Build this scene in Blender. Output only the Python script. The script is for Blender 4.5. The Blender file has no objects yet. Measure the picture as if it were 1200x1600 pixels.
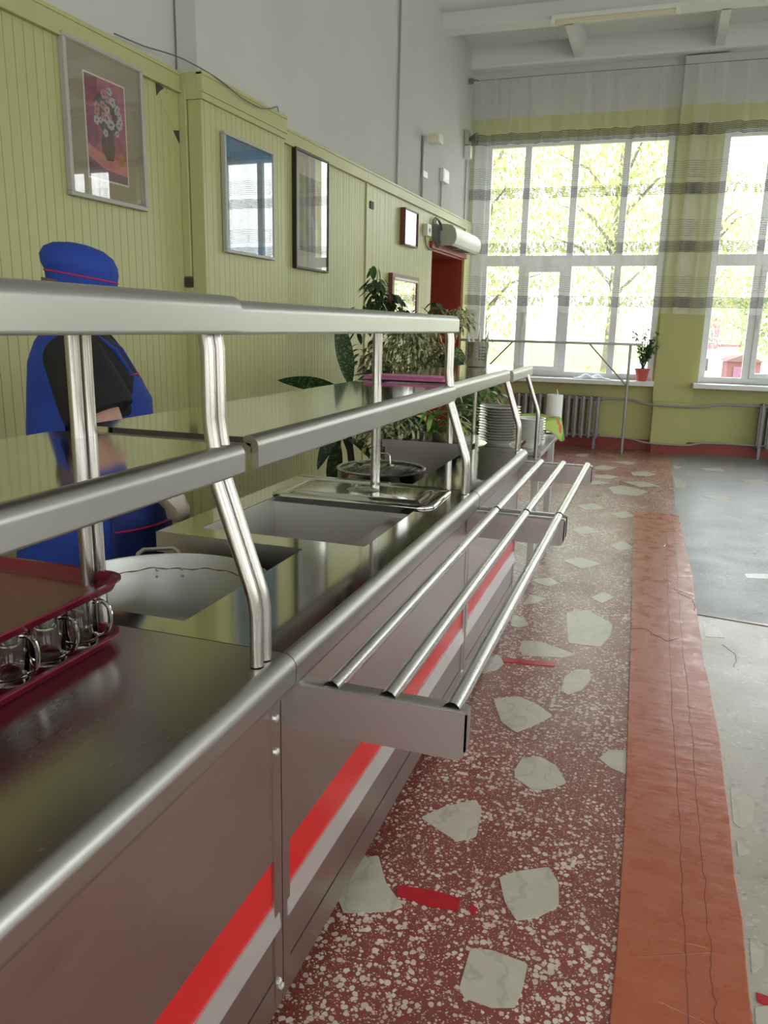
import bpy, math, random
from mathutils import Vector, Matrix
random.seed(7)
PI=math.pi
SC=bpy.context.scene
COL=SC.collection
# ------------------------------------------------------------------ camera, world, exposure
FPX=1227.395
M=((0.94522238,0.09479077,-0.31236095),(0.3257495,-0.21228718,0.92131505),(0.02102194,-0.97259902,-0.23153664))
cam=bpy.data.cameras.new('camera'); camo=bpy.data.objects.new('camera',cam); COL.objects.link(camo)
cam.sensor_fit='VERTICAL'; cam.sensor_height=24.0; cam.lens=24.0*FPX/1600.0
cam.clip_start=0.02; cam.clip_end=300
mw=Matrix.Identity(4)
for r in range(3):
    mw[r][0]=M[r][0]; mw[r][1]=-M[r][1]; mw[r][2]=-M[r][2]
mw[0][3]=0; mw[1][3]=0; mw[2][3]=1.46
camo.matrix_world=mw
SC.camera=camo
SC.view_settings.view_transform='Standard'; SC.view_settings.look='None'
SC.view_settings.gamma=1.0; SC.view_settings.use_curve_mapping=False
SC.view_settings.exposure=-0.16
W=bpy.data.worlds.new('world'); SC.world=W; W.use_nodes=True
nt=W.node_tree; bg=nt.nodes['Background']
tc=nt.nodes.new('ShaderNodeTexCoord'); sx=nt.nodes.new('ShaderNodeSeparateXYZ'); rp=nt.nodes.new('ShaderNodeValToRGB')
nt.links.new(tc.outputs['Generated'],sx.inputs[0]); nt.links.new(sx.outputs['Z'],rp.inputs[0]); nt.links.new(rp.outputs[0],bg.inputs[0])
rp.color_ramp.elements[0].color=(0.55,0.56,0.52,1); rp.color_ramp.elements[0].position=0.0
rp.color_ramp.elements[1].color=(0.90,0.96,1.0,1); rp.color_ramp.elements[1].position=0.35
SKY=9.0
bg.inputs[1].default_value=SKY
WIN=[(-2.27,-0.06),(0.47,2.68),(3.22,5.43)]   # far wall windows, x ranges
def portal(name,loc,rot,sx_,sy_):
    l=bpy.data.lights.new(name,'AREA'); l.shape='RECTANGLE'; l.size=sx_; l.size_y=sy_; l.cycles.is_portal=True
    o=bpy.data.objects.new(name,l); o.location=loc; o.rotation_euler=rot; COL.objects.link(o)
for i,(a,b) in enumerate(WIN): portal('daylight_portal',((a+b)/2,10.62,2.27),(-PI/2,0,0),b-a,2.82)
SIDEW=[(-3.8,-1.6),(-0.8,1.4),(2.2,4.4),(5.2,7.4)]
RWX=6.4
for (a,b) in SIDEW: portal('daylight_portal',(RWX+0.3,(a+b)/2,2.27),(0,PI/2,0),2.82,b-a)

BACKW=[(-2.2,0.0),(0.6,2.8),(3.4,5.6)]
for (a,b) in BACKW: portal('daylight_portal',((a+b)/2,-5.3,2.27),(PI/2,0,0),b-a,2.82)

# ------------------------------------------------------------------ materials
MATS={}
class NB:
    def __init__(s,name):
        s.m=bpy.data.materials.new(name); s.m.use_nodes=True; s.t=s.m.node_tree
        s.b=s.t.nodes['Principled BSDF']; s.out=s.t.nodes['Material Output']
    def n(s,typ,**k):
        x=s.t.nodes.new('ShaderNode'+typ)
        for a,b in k.items(): setattr(x,a,b)
        return x
    def l(s,a,b): s.t.links.new(a,b)
    def inp(s,node,name,v):
        if hasattr(v,'is_linked') or isinstance(v,bpy.types.NodeSocket): s.l(v,node.inputs[name])
        else: node.inputs[name].default_value=v
    def math(s,op,a,b=None,c=None):
        x=s.n('Math',operation=op)
        for i,v in enumerate((a,b,c)):
            if v is None: continue
            s.inp(x,i,v)
        return x.outputs[0]
    def coord(s,scale=(1,1,1),kind='Object',loc=(0,0,0)):
        c=s.n('TexCoord'); m=s.n('Mapping'); m.inputs['Scale'].default_value=scale; m.inputs['Location'].default_value=loc
        s.l(c.outputs[kind],m.inputs[0]); return m.outputs[0]
    def noise(s,vec,scale,detail=3,rough=0.5,out=0):
        x=s.n('TexNoise'); x.inputs['Scale'].default_value=scale; x.inputs['Detail'].default_value=detail; x.inputs['Roughness'].default_value=rough
        if vec is not None: s.l(vec,x.inputs['Vector'])
        return x.outputs[out]
    def vor(s,vec,scale,feature='F1',rnd=1.0):
        x=s.n('TexVoronoi',feature=feature); x.inputs['Scale'].default_value=scale; x.inputs['Randomness'].default_value=rnd
        s.l(vec,x.inputs['Vector']); return x
    def ramp(s,f,stops,interp='LINEAR'):
        r=s.n('ValToRGB'); s.l(f,r.inputs[0]); r.color_ramp.interpolation=interp
        e=r.color_ramp.elements
        while len(e)<len(stops): e.new(0.5)
        for i,(p,c) in enumerate(stops):
            e[i].position=p; e[i].color=(c,c,c,1) if not isinstance(c,tuple) else (*c,1)
        return r.outputs[0]
    def mix(s,f,a,b):
        x=s.n('Mix',data_type='RGBA'); s.inp(x,0,f)
        for i,v in ((6,a),(7,b)):
            if isinstance(v,tuple): x.inputs[i].default_value=(*v,1)
            else: s.l(v,x.inputs[i])
        return x.outputs[2]
    def bump(s,h,st=0.3,dist=0.01):
        x=s.n('Bump'); x.inputs['Strength'].default_value=st; x.inputs['Distance'].default_value=dist
        s.l(h,x.inputs['Height']); s.l(x.outputs[0],s.b.inputs['Normal'])
    def set(s,**k):
        mp={'col':'Base Color','rough':'Roughness','metal':'Metallic','coat':'Coat Weight','spec':'Specular IOR Level','croughness':'Coat Roughness','aniso':'Anisotropic','alpha':'Alpha','trans':'Transmission Weight','sheen':'Sheen Weight'}
        for a,v in k.items():
            n=mp[a]
            if isinstance(v,tuple): s.b.inputs[n].default_value=(*v,1)
            elif isinstance(v,(int,float)): s.b.inputs[n].default_value=v
            else: s.l(v,s.b.inputs[n])
        return s
def paint(name,c,rough=0.5,var=0.08,scale=6,bump=0.0,metal=0,**k):
    b=NB(name); v=b.coord(); f=b.noise(v,scale,4)
    c2=tuple(max(0,x*(1-var*2)) for x in c); c1=tuple(min(1,x*(1+var)) for x in c)
    b.set(col=b.mix(f,c2,c1),rough=rough,metal=metal,**k)
    if bump: b.bump(b.noise(v,scale*8,3),bump,0.004)
    MATS[name]=b.m; return b.m
def steel(name,c=(0.60,0.585,0.565),r0=0.2,r1=0.32,stretch=(60,1.5,60),bmp=0.03):
    b=NB(name); v=b.coord(stretch); f=b.noise(v,3,5,0.6)
    w=b.noise(b.coord(),2.2,3)
    mr=b.n('MapRange'); b.l(b.math('ADD',b.math('MULTIPLY',f,0.5),b.math('MULTIPLY',w,0.5)),mr.inputs[0])
    mr.inputs[1].default_value=0.3; mr.inputs[2].default_value=0.7; mr.inputs[3].default_value=r0; mr.inputs[4].default_value=r1
    b.set(col=b.mix(f,tuple(x*0.93 for x in c),c),rough=mr.outputs[0],metal=1.0)
    if bmp: b.bump(f,bmp,0.002)
    return b.m
S_BODY=steel('brushed_steel_panel',(0.50,0.45,0.43),0.26,0.38,(2,2,30),0.0)
S_NOSE=steel('brushed_steel_edge',(0.50,0.49,0.475),0.34,0.40,(12,0.6,12),0.0)
S_TOP1=steel('satin_steel_top',(0.60,0.57,0.52),0.24,0.29,(6,1,6),0.0)
S_TOP=steel('polished_steel_top',(0.66,0.65,0.61),0.06,0.10,(30,1,30),0.0)
S_TUBE=steel('tube_steel',(0.50,0.475,0.45),0.24,0.32,(30,30,1),0.0)
S_RAIL=steel('rail_tube_steel',(0.58,0.57,0.56),0.24,0.32,(30,1,30),0.0)
S_BRK=steel('bracket_steel',(0.50,0.475,0.45),0.32,0.42,(1,8,8),0.0)
S_WELL=steel('well_steel',(0.68,0.66,0.63),0.45,0.55,(3,3,20),0.0)
S_TRIM=paint('aluminium_strip',(0.75,0.76,0.76),0.3,0.03,metal=0.7)
S_DARK=paint('dark_gap',(0.05,0.045,0.04),0.6)
RED=paint('red_vinyl_stripe',(0.62,0.015,0.018),0.25,0.03)
ALU=steel('worn_aluminium',(0.50,0.50,0.475),0.36,0.52,(3,3,20),0.03)
def wood_paint(name,c):
    b=NB(name); v=b.coord((1,8,0.7)); f=b.noise(v,3,4)
    b.set(col=b.mix(f,tuple(x*0.88 for x in c),c),rough=b.ramp(f,[(0.2,0.32),(0.8,0.45)]))
    b.bump(b.noise(b.coord((1,30,1.2)),5,4),0.12,0.003); return b.m
PANEL=wood_paint('yellow_green_painted_boards',(0.49,0.49,0.235))
GREENP=paint('yellow_green_wall_paint',(0.52,0.51,0.21),0.5,0.04,2,0.05)
WHITEP=paint('white_plaster',(0.58,0.58,0.565),0.8,0.05,1.5,0.08)
CEIL=paint('white_ceiling_plaster',(0.72,0.72,0.72),0.85,0.03,1.5)
PVC=paint('white_window_plastic',(0.80,0.81,0.83),0.3,0.01)
SILL=paint('white_sill_plastic',(0.82,0.82,0.83),0.25,0.01)
REDDOOR=paint('red_brown_door_paint',(0.30,0.045,0.022),0.35,0.05,3)
REDBASE=paint('red_brown_skirting_paint',(0.33,0.05,0.04),0.4,0.1,4)
FRAMEG=paint('grey_frame_wood',(0.42,0.41,0.38),0.4,0.05)
FRAMEB=paint('black_frame_wood',(0.03,0.022,0.018),0.4,0.05)
FRAMEM=paint('mahogany_frame_wood',(0.16,0.05,0.035),0.35,0.1)
WHITEPL=paint('white_plastic',(0.78,0.78,0.76),0.35,0.02)
GREYPL=paint('grey_green_plastic',(0.45,0.46,0.38),0.5,0.03)
BLACK=paint('black_rubber',(0.02,0.02,0.02),0.5,0.05)
RADI=paint('grey_radiator_paint',(0.27,0.26,0.27),0.38,0.06,metal=0.3)
PIPE=paint('grey_pipe_paint',(0.36,0.35,0.34),0.4,0.05,metal=0.2)
BARM=paint('barrier_grey_steel',(0.40,0.40,0.38),0.35,0.05,metal=0.5)
TRAYM=paint('maroon_tray_plastic',(0.20,0.012,0.035),0.22,0.08,5)
SKIN=paint('skin',(0.62,0.36,0.27),0.5,0.05,8)
HAIR=paint('brown_hair',(0.16,0.10,0.07),0.6,0.2,30,0.3)
BLUE=paint('royal_blue_cotton',(0.012,0.05,0.36),0.75,0.1,10,0.15)
NAVY=paint('dark_blue_cotton',(0.008,0.025,0.16),0.75,0.1,10,0.15)
PIPING=paint('crimson_piping',(0.50,0.02,0.10),0.6)
SHIRT=paint('black_jersey',(0.012,0.012,0.014),0.85,0.1,20,0.2)
GLOVE=paint('clear_beige_glove_plastic',(0.50,0.43,0.34),0.35,0.15,25,0.4)
PINKC=paint('pink_cloth',(0.66,0.20,0.45),0.7,0.08,20,0.2)
PLATE=paint('glazed_plate_china',(0.50,0.48,0.42),0.15,0.03)
BOWLM=paint('white_bowl_china',(0.80,0.80,0.78),0.15,0.02)
TABLEM=paint('pale_table_laminate',(0.55,0.55,0.50),0.25,0.04)
LEGM=paint('pale_grey_leg_paint',(0.60,0.59,0.56),0.35,0.03)
PAPER=paint('paper_towel',(0.88,0.88,0.87),0.9,0.02,30,0.2)
POTR=paint('red_plastic_flowerpot',(0.55,0.10,0.09),0.4,0.04)
POTW=paint('white_ceramic_flowerpot',(0.75,0.74,0.70),0.3,0.04)
POTB=paint('terracotta_flowerpot',(0.42,0.14,0.08),0.7,0.1)
SOIL=paint('potting_soil',(0.05,0.03,0.02),0.9,0.3,40,0.4)
TRUNK=paint('dark_plant_stem',(0.07,0.06,0.035),0.7,0.3,25,0.3)
BARK=paint('tree_bark',(0.20,0.17,0.13),0.9,0.3,12,0.3)
TUBEY=NB('aged_tube_cover'); TUBEY.set(col=(0.72,0.66,0.46),rough=0.4); TUBEY=TUBEY.m
CABLE=paint('grey_cable',(0.16,0.17,0.15),0.6)
def leafmat(name,c,c2,scale=14,th=0.5,soft=0.08,rough=0.35):
    b=NB(name); v=b.coord(); f=b.noise(v,scale,3)
    col=b.mix(b.ramp(f,[(th-soft,0.0),(th+soft,1.0)]),c,c2)
    b.set(col=col,rough=rough); return b.m
L_DIEF=leafmat('dieffenbachia_leaf',(0.015,0.045,0.015),(0.13,0.20,0.05),70,0.57,0.03)
L_FIC=leafmat('dark_ficus_leaf',(0.018,0.05,0.014),(0.05,0.11,0.03),20)
L_VAR=leafmat('variegated_ficus_leaf',(0.05,0.09,0.03),(0.42,0.42,0.22),45,0.47,0.05)
L_SPI=leafmat('bright_dracaena_leaf',(0.13,0.32,0.05),(0.42,0.56,0.18),8,0.55)
L_DRK=leafmat('glossy_dark_leaf',(0.012,0.03,0.012),(0.03,0.06,0.02),15)
L_SILL=leafmat('sill_plant_leaf',(0.06,0.14,0.03),(0.16,0.24,0.08),25)
L_TREE=leafmat('birch_foliage',(0.34,0.40,0.10),(0.60,0.62,0.24),1.2,0.5,0.2,0.7)
L_TREE2=leafmat('green_foliage',(0.22,0.30,0.10),(0.38,0.46,0.18),1.2,0.5,0.2,0.7)
GRASS=paint('summer_grass',(0.17,0.24,0.05),0.9,0.25,1.5)
HOUSEP=paint('mauve_siding',(0.22,0.09,0.14),0.7,0.04)
HOUSEW=paint('pale_house_wall',(0.62,0.60,0.57),0.8,0.05)
ROOFM=paint('rusty_roof_metal',(0.16,0.08,0.075),0.6,0.15)
GARAGE=paint('brick_pink_garage',(0.20,0.08,0.075),0.8,0.12)
ASPH=paint('pale_yard_concrete',(0.60,0.59,0.55),0.9,0.08,0.8)
DGLASS=paint('dark_pane',(0.08,0.09,0.11),0.1)
# thin window glass
def glassmat(name,tint=(1,1,1),base=0.04,rough=0.0):
    b=NB(name); t=b.t; t.nodes.remove(b.b)
    tr=b.n('BsdfTransparent'); tr.inputs[0].default_value=(*tint,1)
    gl=b.n('BsdfGlossy'); gl.inputs['Roughness'].default_value=rough
    fr=b.n('LayerWeight'); fr.inputs[0].default_value=0.5
    mx=b.n('MixShader'); b.l(b.math('ADD',b.math('MULTIPLY',b.math('POWER',fr.outputs['Facing'],4.0),0.8),base),mx.inputs[0]); b.l(tr.outputs[0],mx.inputs[1]); b.l(gl.outputs[0],mx.inputs[2])
    b.l(mx.outputs[0],b.out.inputs[0]); return b.m
GLASS=glassmat('window_glass')
PGLASS=glassmat('picture_glass',base=0.10)
LIDGLASS=glassmat('pot_lid_glass',(0.85,0.87,0.86),0.05)
MUG=NB('mug_glass'); MUG.set(col=(1,1,1),rough=0.02,trans=1.0); MUG.b.inputs['IOR'].default_value=1.47; MUG=MUG.m
# terrazzo floors
def terrazzo(name,base,chipA,chipB,thr,sc,glare=0.0,speck=0.0,rbase=0.25):
    b=NB(name); v=b.coord((1,1,1))
    wn=b.noise(v,40,2,out=1)
    vm=b.n('VectorMath',operation='MULTIPLY_ADD'); b.l(wn,vm.inputs[0]); vm.inputs[1].default_value=(0.012,0.012,0); b.l(v,vm.inputs[2])
    vo=b.vor(vm.outputs[0],sc); cs=b.n('SeparateColor'); b.l(vo.outputs['Color'],cs.inputs[0])
    th=b.math('MULTIPLY',cs.outputs[0],thr)
    patch=b.ramp(b.noise(v,2.3,3),[(0.30,0.55),(0.62,1.08)])
    chip=b.math('LESS_THAN',vo.outputs['Distance'],b.math('MULTIPLY',th,patch))
    vo2=b.vor(v,sc*2.6); cs2=b.n('SeparateColor'); b.l(vo2.outputs['Color'],cs2.inputs[0])
    chip2=b.math('LESS_THAN',vo2.outputs['Distance'],b.math('MULTIPLY',cs2.outputs[1],thr*0.62))
    ch=b.math('MAXIMUM',chip,chip2)
    big=b.noise(v,1.1,4)
    bc=b.mix(big,tuple(x*0.72 for x in base),tuple(min(1,x*1.25) for x in base))
    cc=b.mix(cs.outputs[1],chipA,chipB)
    col=b.mix(ch,bc,cc)
    if speck:
        dn=b.noise(b.coord((3,9,1)),6,6,0.75)
        col=b.mix(b.ramp(dn,[(0.60,0.0),(0.64,speck)]),col,(0.04,0.038,0.035))
    col=b.mix(b.ramp(b.noise(b.coord((1,1,1),loc=(3,7,0)),2.5,5,0.6),[(0.35,0.32),(0.6,0.0)]),col,tuple(x*0.5 for x in base))
    b.set(col=col,rough=b.ramp(b.noise(v,3,5),[(0.3,rbase),(0.75,rbase+0.15)]),spec=0.6)
    b.bump(b.noise(v,9,4,0.6),0.10,0.01)
    return b.m
TER_RED=terrazzo('red_terrazzo',(0.245,0.062,0.045),(0.74,0.66,0.57),(0.60,0.46,0.38),0.68,72)
TER_BEI=terrazzo('beige_terrazzo',(0.48,0.44,0.37),(0.60,0.57,0.51),(0.38,0.33,0.27),0.6,50,speck=0.6)
TER_GRY=terrazzo('grey_terrazzo',(0.27,0.27,0.275),(0.42,0.42,0.42),(0.18,0.18,0.18),0.62,55,speck=0.8,rbase=0.34)
def marble():
    b=NB('marble_slab'); v=b.coord()
    w=b.n('TexWave'); w.inputs['Scale'].default_value=3.0; w.inputs['Distortion'].default_value=14; w.inputs['Detail'].default_value=4; w.inputs['Detail Scale'].default_value=2.0
    b.l(v,w.inputs['Vector'])
    vein=b.ramp(w.outputs['Fac'],[(0.0,1.0),(0.12,0.0)])
    n=b.noise(v,18,5)
    col=b.mix(n,(0.44,0.41,0.33),(0.60,0.57,0.48))
    b.set(col=b.mix(b.math('MULTIPLY',vein,0.38),col,(0.28,0.28,0.25)),rough=0.28); return b.m
MARBLE=marble()
def strip():
    b=NB('worn_red_orange_floor_paint'); v=b.coord()
    n=b.noise(b.coord((1,0.5,1)),3.5,5,0.6)
    c=b.mix(n,(0.36,0.085,0.045),(0.47,0.13,0.055))
    cr=b.vor(b.coord((1.1,2.6,1)),2.6,'DISTANCE_TO_EDGE'); k=b.ramp(cr.outputs['Distance'],[(0.0,1.0),(0.006,0.0)])
    gate=b.ramp(b.noise(v,1.7,3),[(0.52,0.0),(0.58,0.8)])
    kk=b.math('MULTIPLY',k,gate)
    b.set(col=b.mix(kk,c,(0.13,0.02,0.015)),rough=b.ramp(b.noise(v,12,4),[(0.3,0.20),(0.75,0.42)]))
    h=b.math('ADD',b.noise(b.coord((1,2.5,1)),7,5,0.55),b.math('MULTIPLY',kk,-0.5))
    b.bump(h,0.32,0.008); return b.m
STRIPM=strip()
CRACK=paint('dark_crack_line',(0.16,0.05,0.035),0.8,0.3,8)
TAPE=paint('red_floor_tape',(0.48,0.01,0.022),0.3,0.15,30)
def curtain_mat():
    b=NB('sheer_striped_curtain'); t=b.t; t.nodes.remove(b.b)
    c=b.n('TexCoord'); s=b.n('SeparateXYZ'); b.l(c.outputs['Object'],s.inputs[0])
    z=s.outputs['Z']
    wob=b.math('MULTIPLY',b.math('SUBTRACT',b.noise(b.coord((2.2,0,0)),2,3),0.5),0.05)
    z=b.math('ADD',z,wob)
    ph=b.math('FRACT',b.math('DIVIDE',b.math('SUBTRACT',z,1.73),0.617))   # 0 at each dark band bottom
    dark=b.math('LESS_THAN',ph,0.20)
    fine=b.math('MULTIPLY',b.math('GREATER_THAN',ph,0.27),b.math('LESS_THAN',ph,0.58))
    lim=b.math('LESS_THAN',z,3.87)
    ln=b.math('GREATER_THAN',b.math('SINE',b.math('MULTIPLY',z,2*PI/0.0175)),-0.15)
    ln2=b.math('GREATER_THAN',b.math('SINE',b.math('MULTIPLY',z,2*PI/0.024)),0.55)
    dk=b.math('MULTIPLY',b.math('MULTIPLY',dark,ln),lim)
    fn=b.math('MULTIPLY',b.math('MULTIPLY',fine,ln2),b.math('LESS_THAN',z,3.6))
    fold=b.noise(b.coord((1,0,0)),9,3)
    al=b.ramp(fold,[(0.35,0.10),(0.70,0.30)])
    al=b.math('ADD',al,b.math('MULTIPLY',dk,0.62)); al=b.math('ADD',al,b.math('MULTIPLY',fn,0.26))
    al=b.math('MINIMUM',al,0.95)
    col=b.mix(dk,b.mix(fn,(0.86,0.86,0.85),(0.35,0.35,0.36)),(0.075,0.07,0.085))
    tr=b.n('BsdfTransparent'); df=b.n('BsdfDiffuse'); tl=b.n('BsdfTranslucent'); b.l(col,df.inputs[0]); b.l(col,tl.inputs[0])
    m1=b.n('MixShader'); m1.inputs[0].default_value=0.45; b.l(df.outputs[0],m1.inputs[1]); b.l(tl.outputs[0],m1.inputs[2])
    m2=b.n('MixShader'); b.l(al,m2.inputs[0]); b.l(tr.outputs[0],m2.inputs[1]); b.l(m1.outputs[0],m2.inputs[2])
    b.l(m2.outputs[0],b.out.inputs[0]); return b.m
CURT=curtain_mat()
def cloth_pat():
    b=NB('green_fruit_print_cloth'); v=b.coord((1,1,1)); vo=b.vor(v,13); cs=b.n('SeparateColor'); b.l(vo.outputs['Color'],cs.inputs[0])
    r1=b.math('LESS_THAN',vo.outputs['Distance'],0.45)
    pick=b.ramp(cs.outputs[0],[(0.0,(0.72,0.16,0.06)),(0.3,(0.13,0.42,0.03)),(0.7,(0.40,0.60,0.12))],'CONSTANT')
    b.set(col=b.mix(r1,(0.42,0.56,0.14),pick),rough=0.75); return b.m
CLOTH=cloth_pat()

# ------------------------------------------------------------------ mesh builder
class MB:
    def __init__(s): s.v=[]; s.f=[]; s.sm=[]
    def add(s,vs,fs,smooth=False):
        o=len(s.v); s.v+= [tuple(p) for p in vs]; s.f+=[tuple(i+o for i in f) for f in fs]; s.sm+=[smooth]*len(fs); return s
    def box(s,x0,x1,y0,y1,z0,z1):
        vs=[(x,y,z) for z in (z0,z1) for y in (y0,y1) for x in (x0,x1)]
        return s.add(vs,[(0,2,3,1),(4,5,7,6),(0,1,5,4),(2,6,7,3),(0,4,6,2),(1,3,7,5)])
    def prism(s,pts,h0,h1,axis='y',smooth=False):
        # pts 2D polygon; axis y: (x,z); axis z: (x,y); axis x: (y,z)
        n=len(pts)
        def P(p,h): return (p[0],h,p[1]) if axis=='y' else ((p[0],p[1],h) if axis=='z' else (h,p[0],p[1]))
        vs=[P(p,h0) for p in pts]+[P(p,h1) for p in pts]
        s.add(vs,[(i,(i+1)%n,n+(i+1)%n,n+i) for i in range(n)],smooth)
        o=len(s.v)-2*n
        s.f+=[tuple(o+i for i in range(n))[::-1],tuple(o+n+i for i in range(n))]; s.sm+=[False,False]; return s
    def tube(s,path,r,seg=12,cap=True,closed=False):
        path=[Vector(p) for p in path]; n=len(path); rr=r if isinstance(r,(list,tuple)) else [r]*n
        rings=[]; up=None
        for i,p in enumerate(path):
            if closed: d=(path[(i+1)%n]-path[i-1]).normalized()
            else: d=((path[i+1]-p) if i==0 else (p-path[i-1]) if i==n-1 else ((path[i+1]-p).normalized()+(p-path[i-1]).normalized())).normalized()
            if up is None:
                up=Vector((0,0,1)) if abs(d.z)<0.9 else Vector((1,0,0))
            a=d.cross(up); 
            if a.length<1e-5: a=d.orthogonal()
            a.normalize(); b=a.cross(d).normalized(); up=b
            rings.append([p+(a*math.cos(t)+b*math.sin(t))*rr[i] for t in [2*PI*k/seg for k in range(seg)]])
        vs=[q for R in rings for q in R]; fs=[]
        for i in range(n-1 if not closed else n):
            j=(i+1)%n
            for k in range(seg): fs.append((i*seg+k,i*seg+(k+1)%seg,j*seg+(k+1)%seg,j*seg+k))
        s.add(vs,fs,True)
        if cap and not closed:
            o=len(s.v)-n*seg
            s.f+=[tuple(o+k for k in range(seg))[::-1],tuple(o+(n-1)*seg+k for k in range(seg))]; s.sm+=[False,False]
        return s
    def lathe(s,prof,c=(0,0,0),seg=32,sx=1,sy=1):
        n=len(prof); vs=[]
        for r,z in prof:
            for k in range(seg): t=2*PI*k/seg; vs.append((c[0]+r*math.cos(t)*sx,c[1]+r*math.sin(t)*sy,c[2]+z))
        fs=[(i*seg+k,i*seg+(k+1)%seg,(i+1)*seg+(k+1)%seg,(i+1)*seg+k) for i in range(n-1) for k in range(seg)]
        s.add(vs,fs,True); o=len(s.v)-n*seg
        if prof[0][0]>1e-4: s.f.append(tuple(o+k for k in range(seg))[::-1]); s.sm.append(False)
        if prof[-1][0]>1e-4: s.f.append(tuple(o+(n-1)*seg+k for k in range(seg))); s.sm.append(False)
        return s
    def loft(s,rings,cap=True):
        n=len(rings); seg=len(rings[0]); vs=[q for R in rings for q in R]
        s.add(vs,[(i*seg+k,i*seg+(k+1)%seg,(i+1)*seg+(k+1)%seg,(i+1)*seg+k) for i in range(n-1) for k in range(seg)],True)
        if cap:
            o=len(s.v)-n*seg; s.f+=[tuple(o+k for k in range(seg))[::-1],tuple(o+(n-1)*seg+k for k in range(seg))]; s.sm+=[False,False]
        return s
    def grid(s,fn,nu,nv,smooth=True):
        vs=[fn(i/nu,j/nv) for j in range(nv+1) for i in range(nu+1)]
        return s.add(vs,[(j*(nu+1)+i,j*(nu+1)+i+1,(j+1)*(nu+1)+i+1,(j+1)*(nu+1)+i) for j in range(nv) for i in range(nu)],smooth)
    def leaf(s,base,d,length,width,bend=0.3,fold=0.15,tip=1.0,n=6,side=None):
        base=Vector(base); d=Vector(d).normalized(); up=Vector((0,0,1))
        sd=d.cross(up) if side is None else Vector(side)
        if sd.length<1e-3: sd=Vector((1,0,0))
        sd.normalize(); vs=[]; p=base.copy()
        for i in range(n+1):
            t=i/n; w=width*0.5*math.sin(PI*min(1,t*0.93+0.05))**(0.8)*(1-0.35*t*tip)
            if i==n: w=0.0005
            nn=sd.cross(d).normalized()
            vs+=[p-sd*w+nn*w*fold,p,p+sd*w+nn*w*fold]
            d=(d+Vector((0,0,-bend/n))).normalized(); p=p+d*(length/n)
        fs=[]
        for i in range(n): a=i*3; fs+=[(a,a+1,a+4,a+3),(a+1,a+2,a+5,a+4)]
        return s.add(vs,fs,True)
    def map(s,fn): s.v=[tuple(fn(p)) for p in s.v]; return s
def mkmesh(name,mb,mat,off=(0,0,0),sharp=35):
    me=bpy.data.meshes.new(name); me.from_pydata([(x-off[0],y-off[1],z-off[2]) for x,y,z in mb.v],[],mb.f)
    me.polygons.foreach_set('use_smooth',mb.sm); me.materials.append(mat); me.update()
    if any(mb.sm): me.set_sharp_from_angle(angle=math.radians(sharp))
    return me
ORG={}
def thing(name,label,cat,loc=(0,0,0),rotz=0,group=None,world=False):
    o=bpy.data.objects.new(name,None); COL.objects.link(o); o.location=loc; o.rotation_euler=(0,0,rotz); o.empty_display_size=0.05
    o['label']=label; o['category']=cat
    if group: o['group']=group
    ORG[o.name]=tuple(loc) if world else (0,0,0)
    return o
def root(o):
    while o.parent: o=o.parent
    return o
def obj(name,mb,mat,parent=None,label=None,bevel=0,sharp=35,solid=0):
    off=ORG.get(root(parent).name,(0,0,0)) if parent else (0,0,0)
    me=mkmesh(name,mb,mat,off,sharp); o=bpy.data.objects.new(name,me); COL.objects.link(o)
    if parent: o.parent=parent
    if label: o['label']=label
    if bevel:
        m=o.modifiers.new('bevel','BEVEL'); m.width=bevel; m.segments=2; m.limit_method='ANGLE'; m.angle_limit=math.radians(40)
    if sharp==50:
        m=o.modifiers.new('weighted','WEIGHTED_NORMAL'); m.keep_sharp=True; m.weight=80
    if solid:
        m=o.modifiers.new('solid','SOLIDIFY'); m.thickness=solid; m.offset=0
    return o
def single(name,mb,mat,label,cat,loc=(0,0,0),group=None,**k):
    """a thing that is one mesh; mb given in world coordinates, origin at loc"""
    ORG['_t']=loc
    me=mkmesh(name,mb,mat,loc,k.get('sharp',35)); o=bpy.data.objects.new(name,me); COL.objects.link(o); o.location=loc
    if k.get('bevel'):
        m=o.modifiers.new('bevel','BEVEL'); m.width=k['bevel']; m.segments=2; m.limit_method='ANGLE'; m.angle_limit=math.radians(40)
    if k.get('solid'):
        m=o.modifiers.new('solid','SOLIDIFY'); m.thickness=k['solid']; m.offset=0
    o['label']=label; o['category']=cat
    if group: o['group']=group
    return o
def struct(name,mb,mat,parent=None,bevel=0,sharp=35):
    o=obj(name,mb,mat,parent,bevel=bevel,sharp=sharp); o['kind']='structure'; return o
def dup(o,parent=None,loc=None,rotz=None,label=None):
    c=o.copy(); COL.objects.link(c)
    if parent: c.parent=parent
    if loc is not None: c.location=loc
    if rotz is not None: c.rotation_euler=(0,0,rotz)
    if label: c['label']=label
    for ch in list(o.children): dup(ch,c)
    return c

# left wall runs very slightly off the counter's axis
def wx(y,off=0): return -2.42-0.02*(10.3-y)+off
def wmap(p): return (wx(p[1],p[0]),p[1],p[2])     # local x = distance out from the panelling

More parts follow.
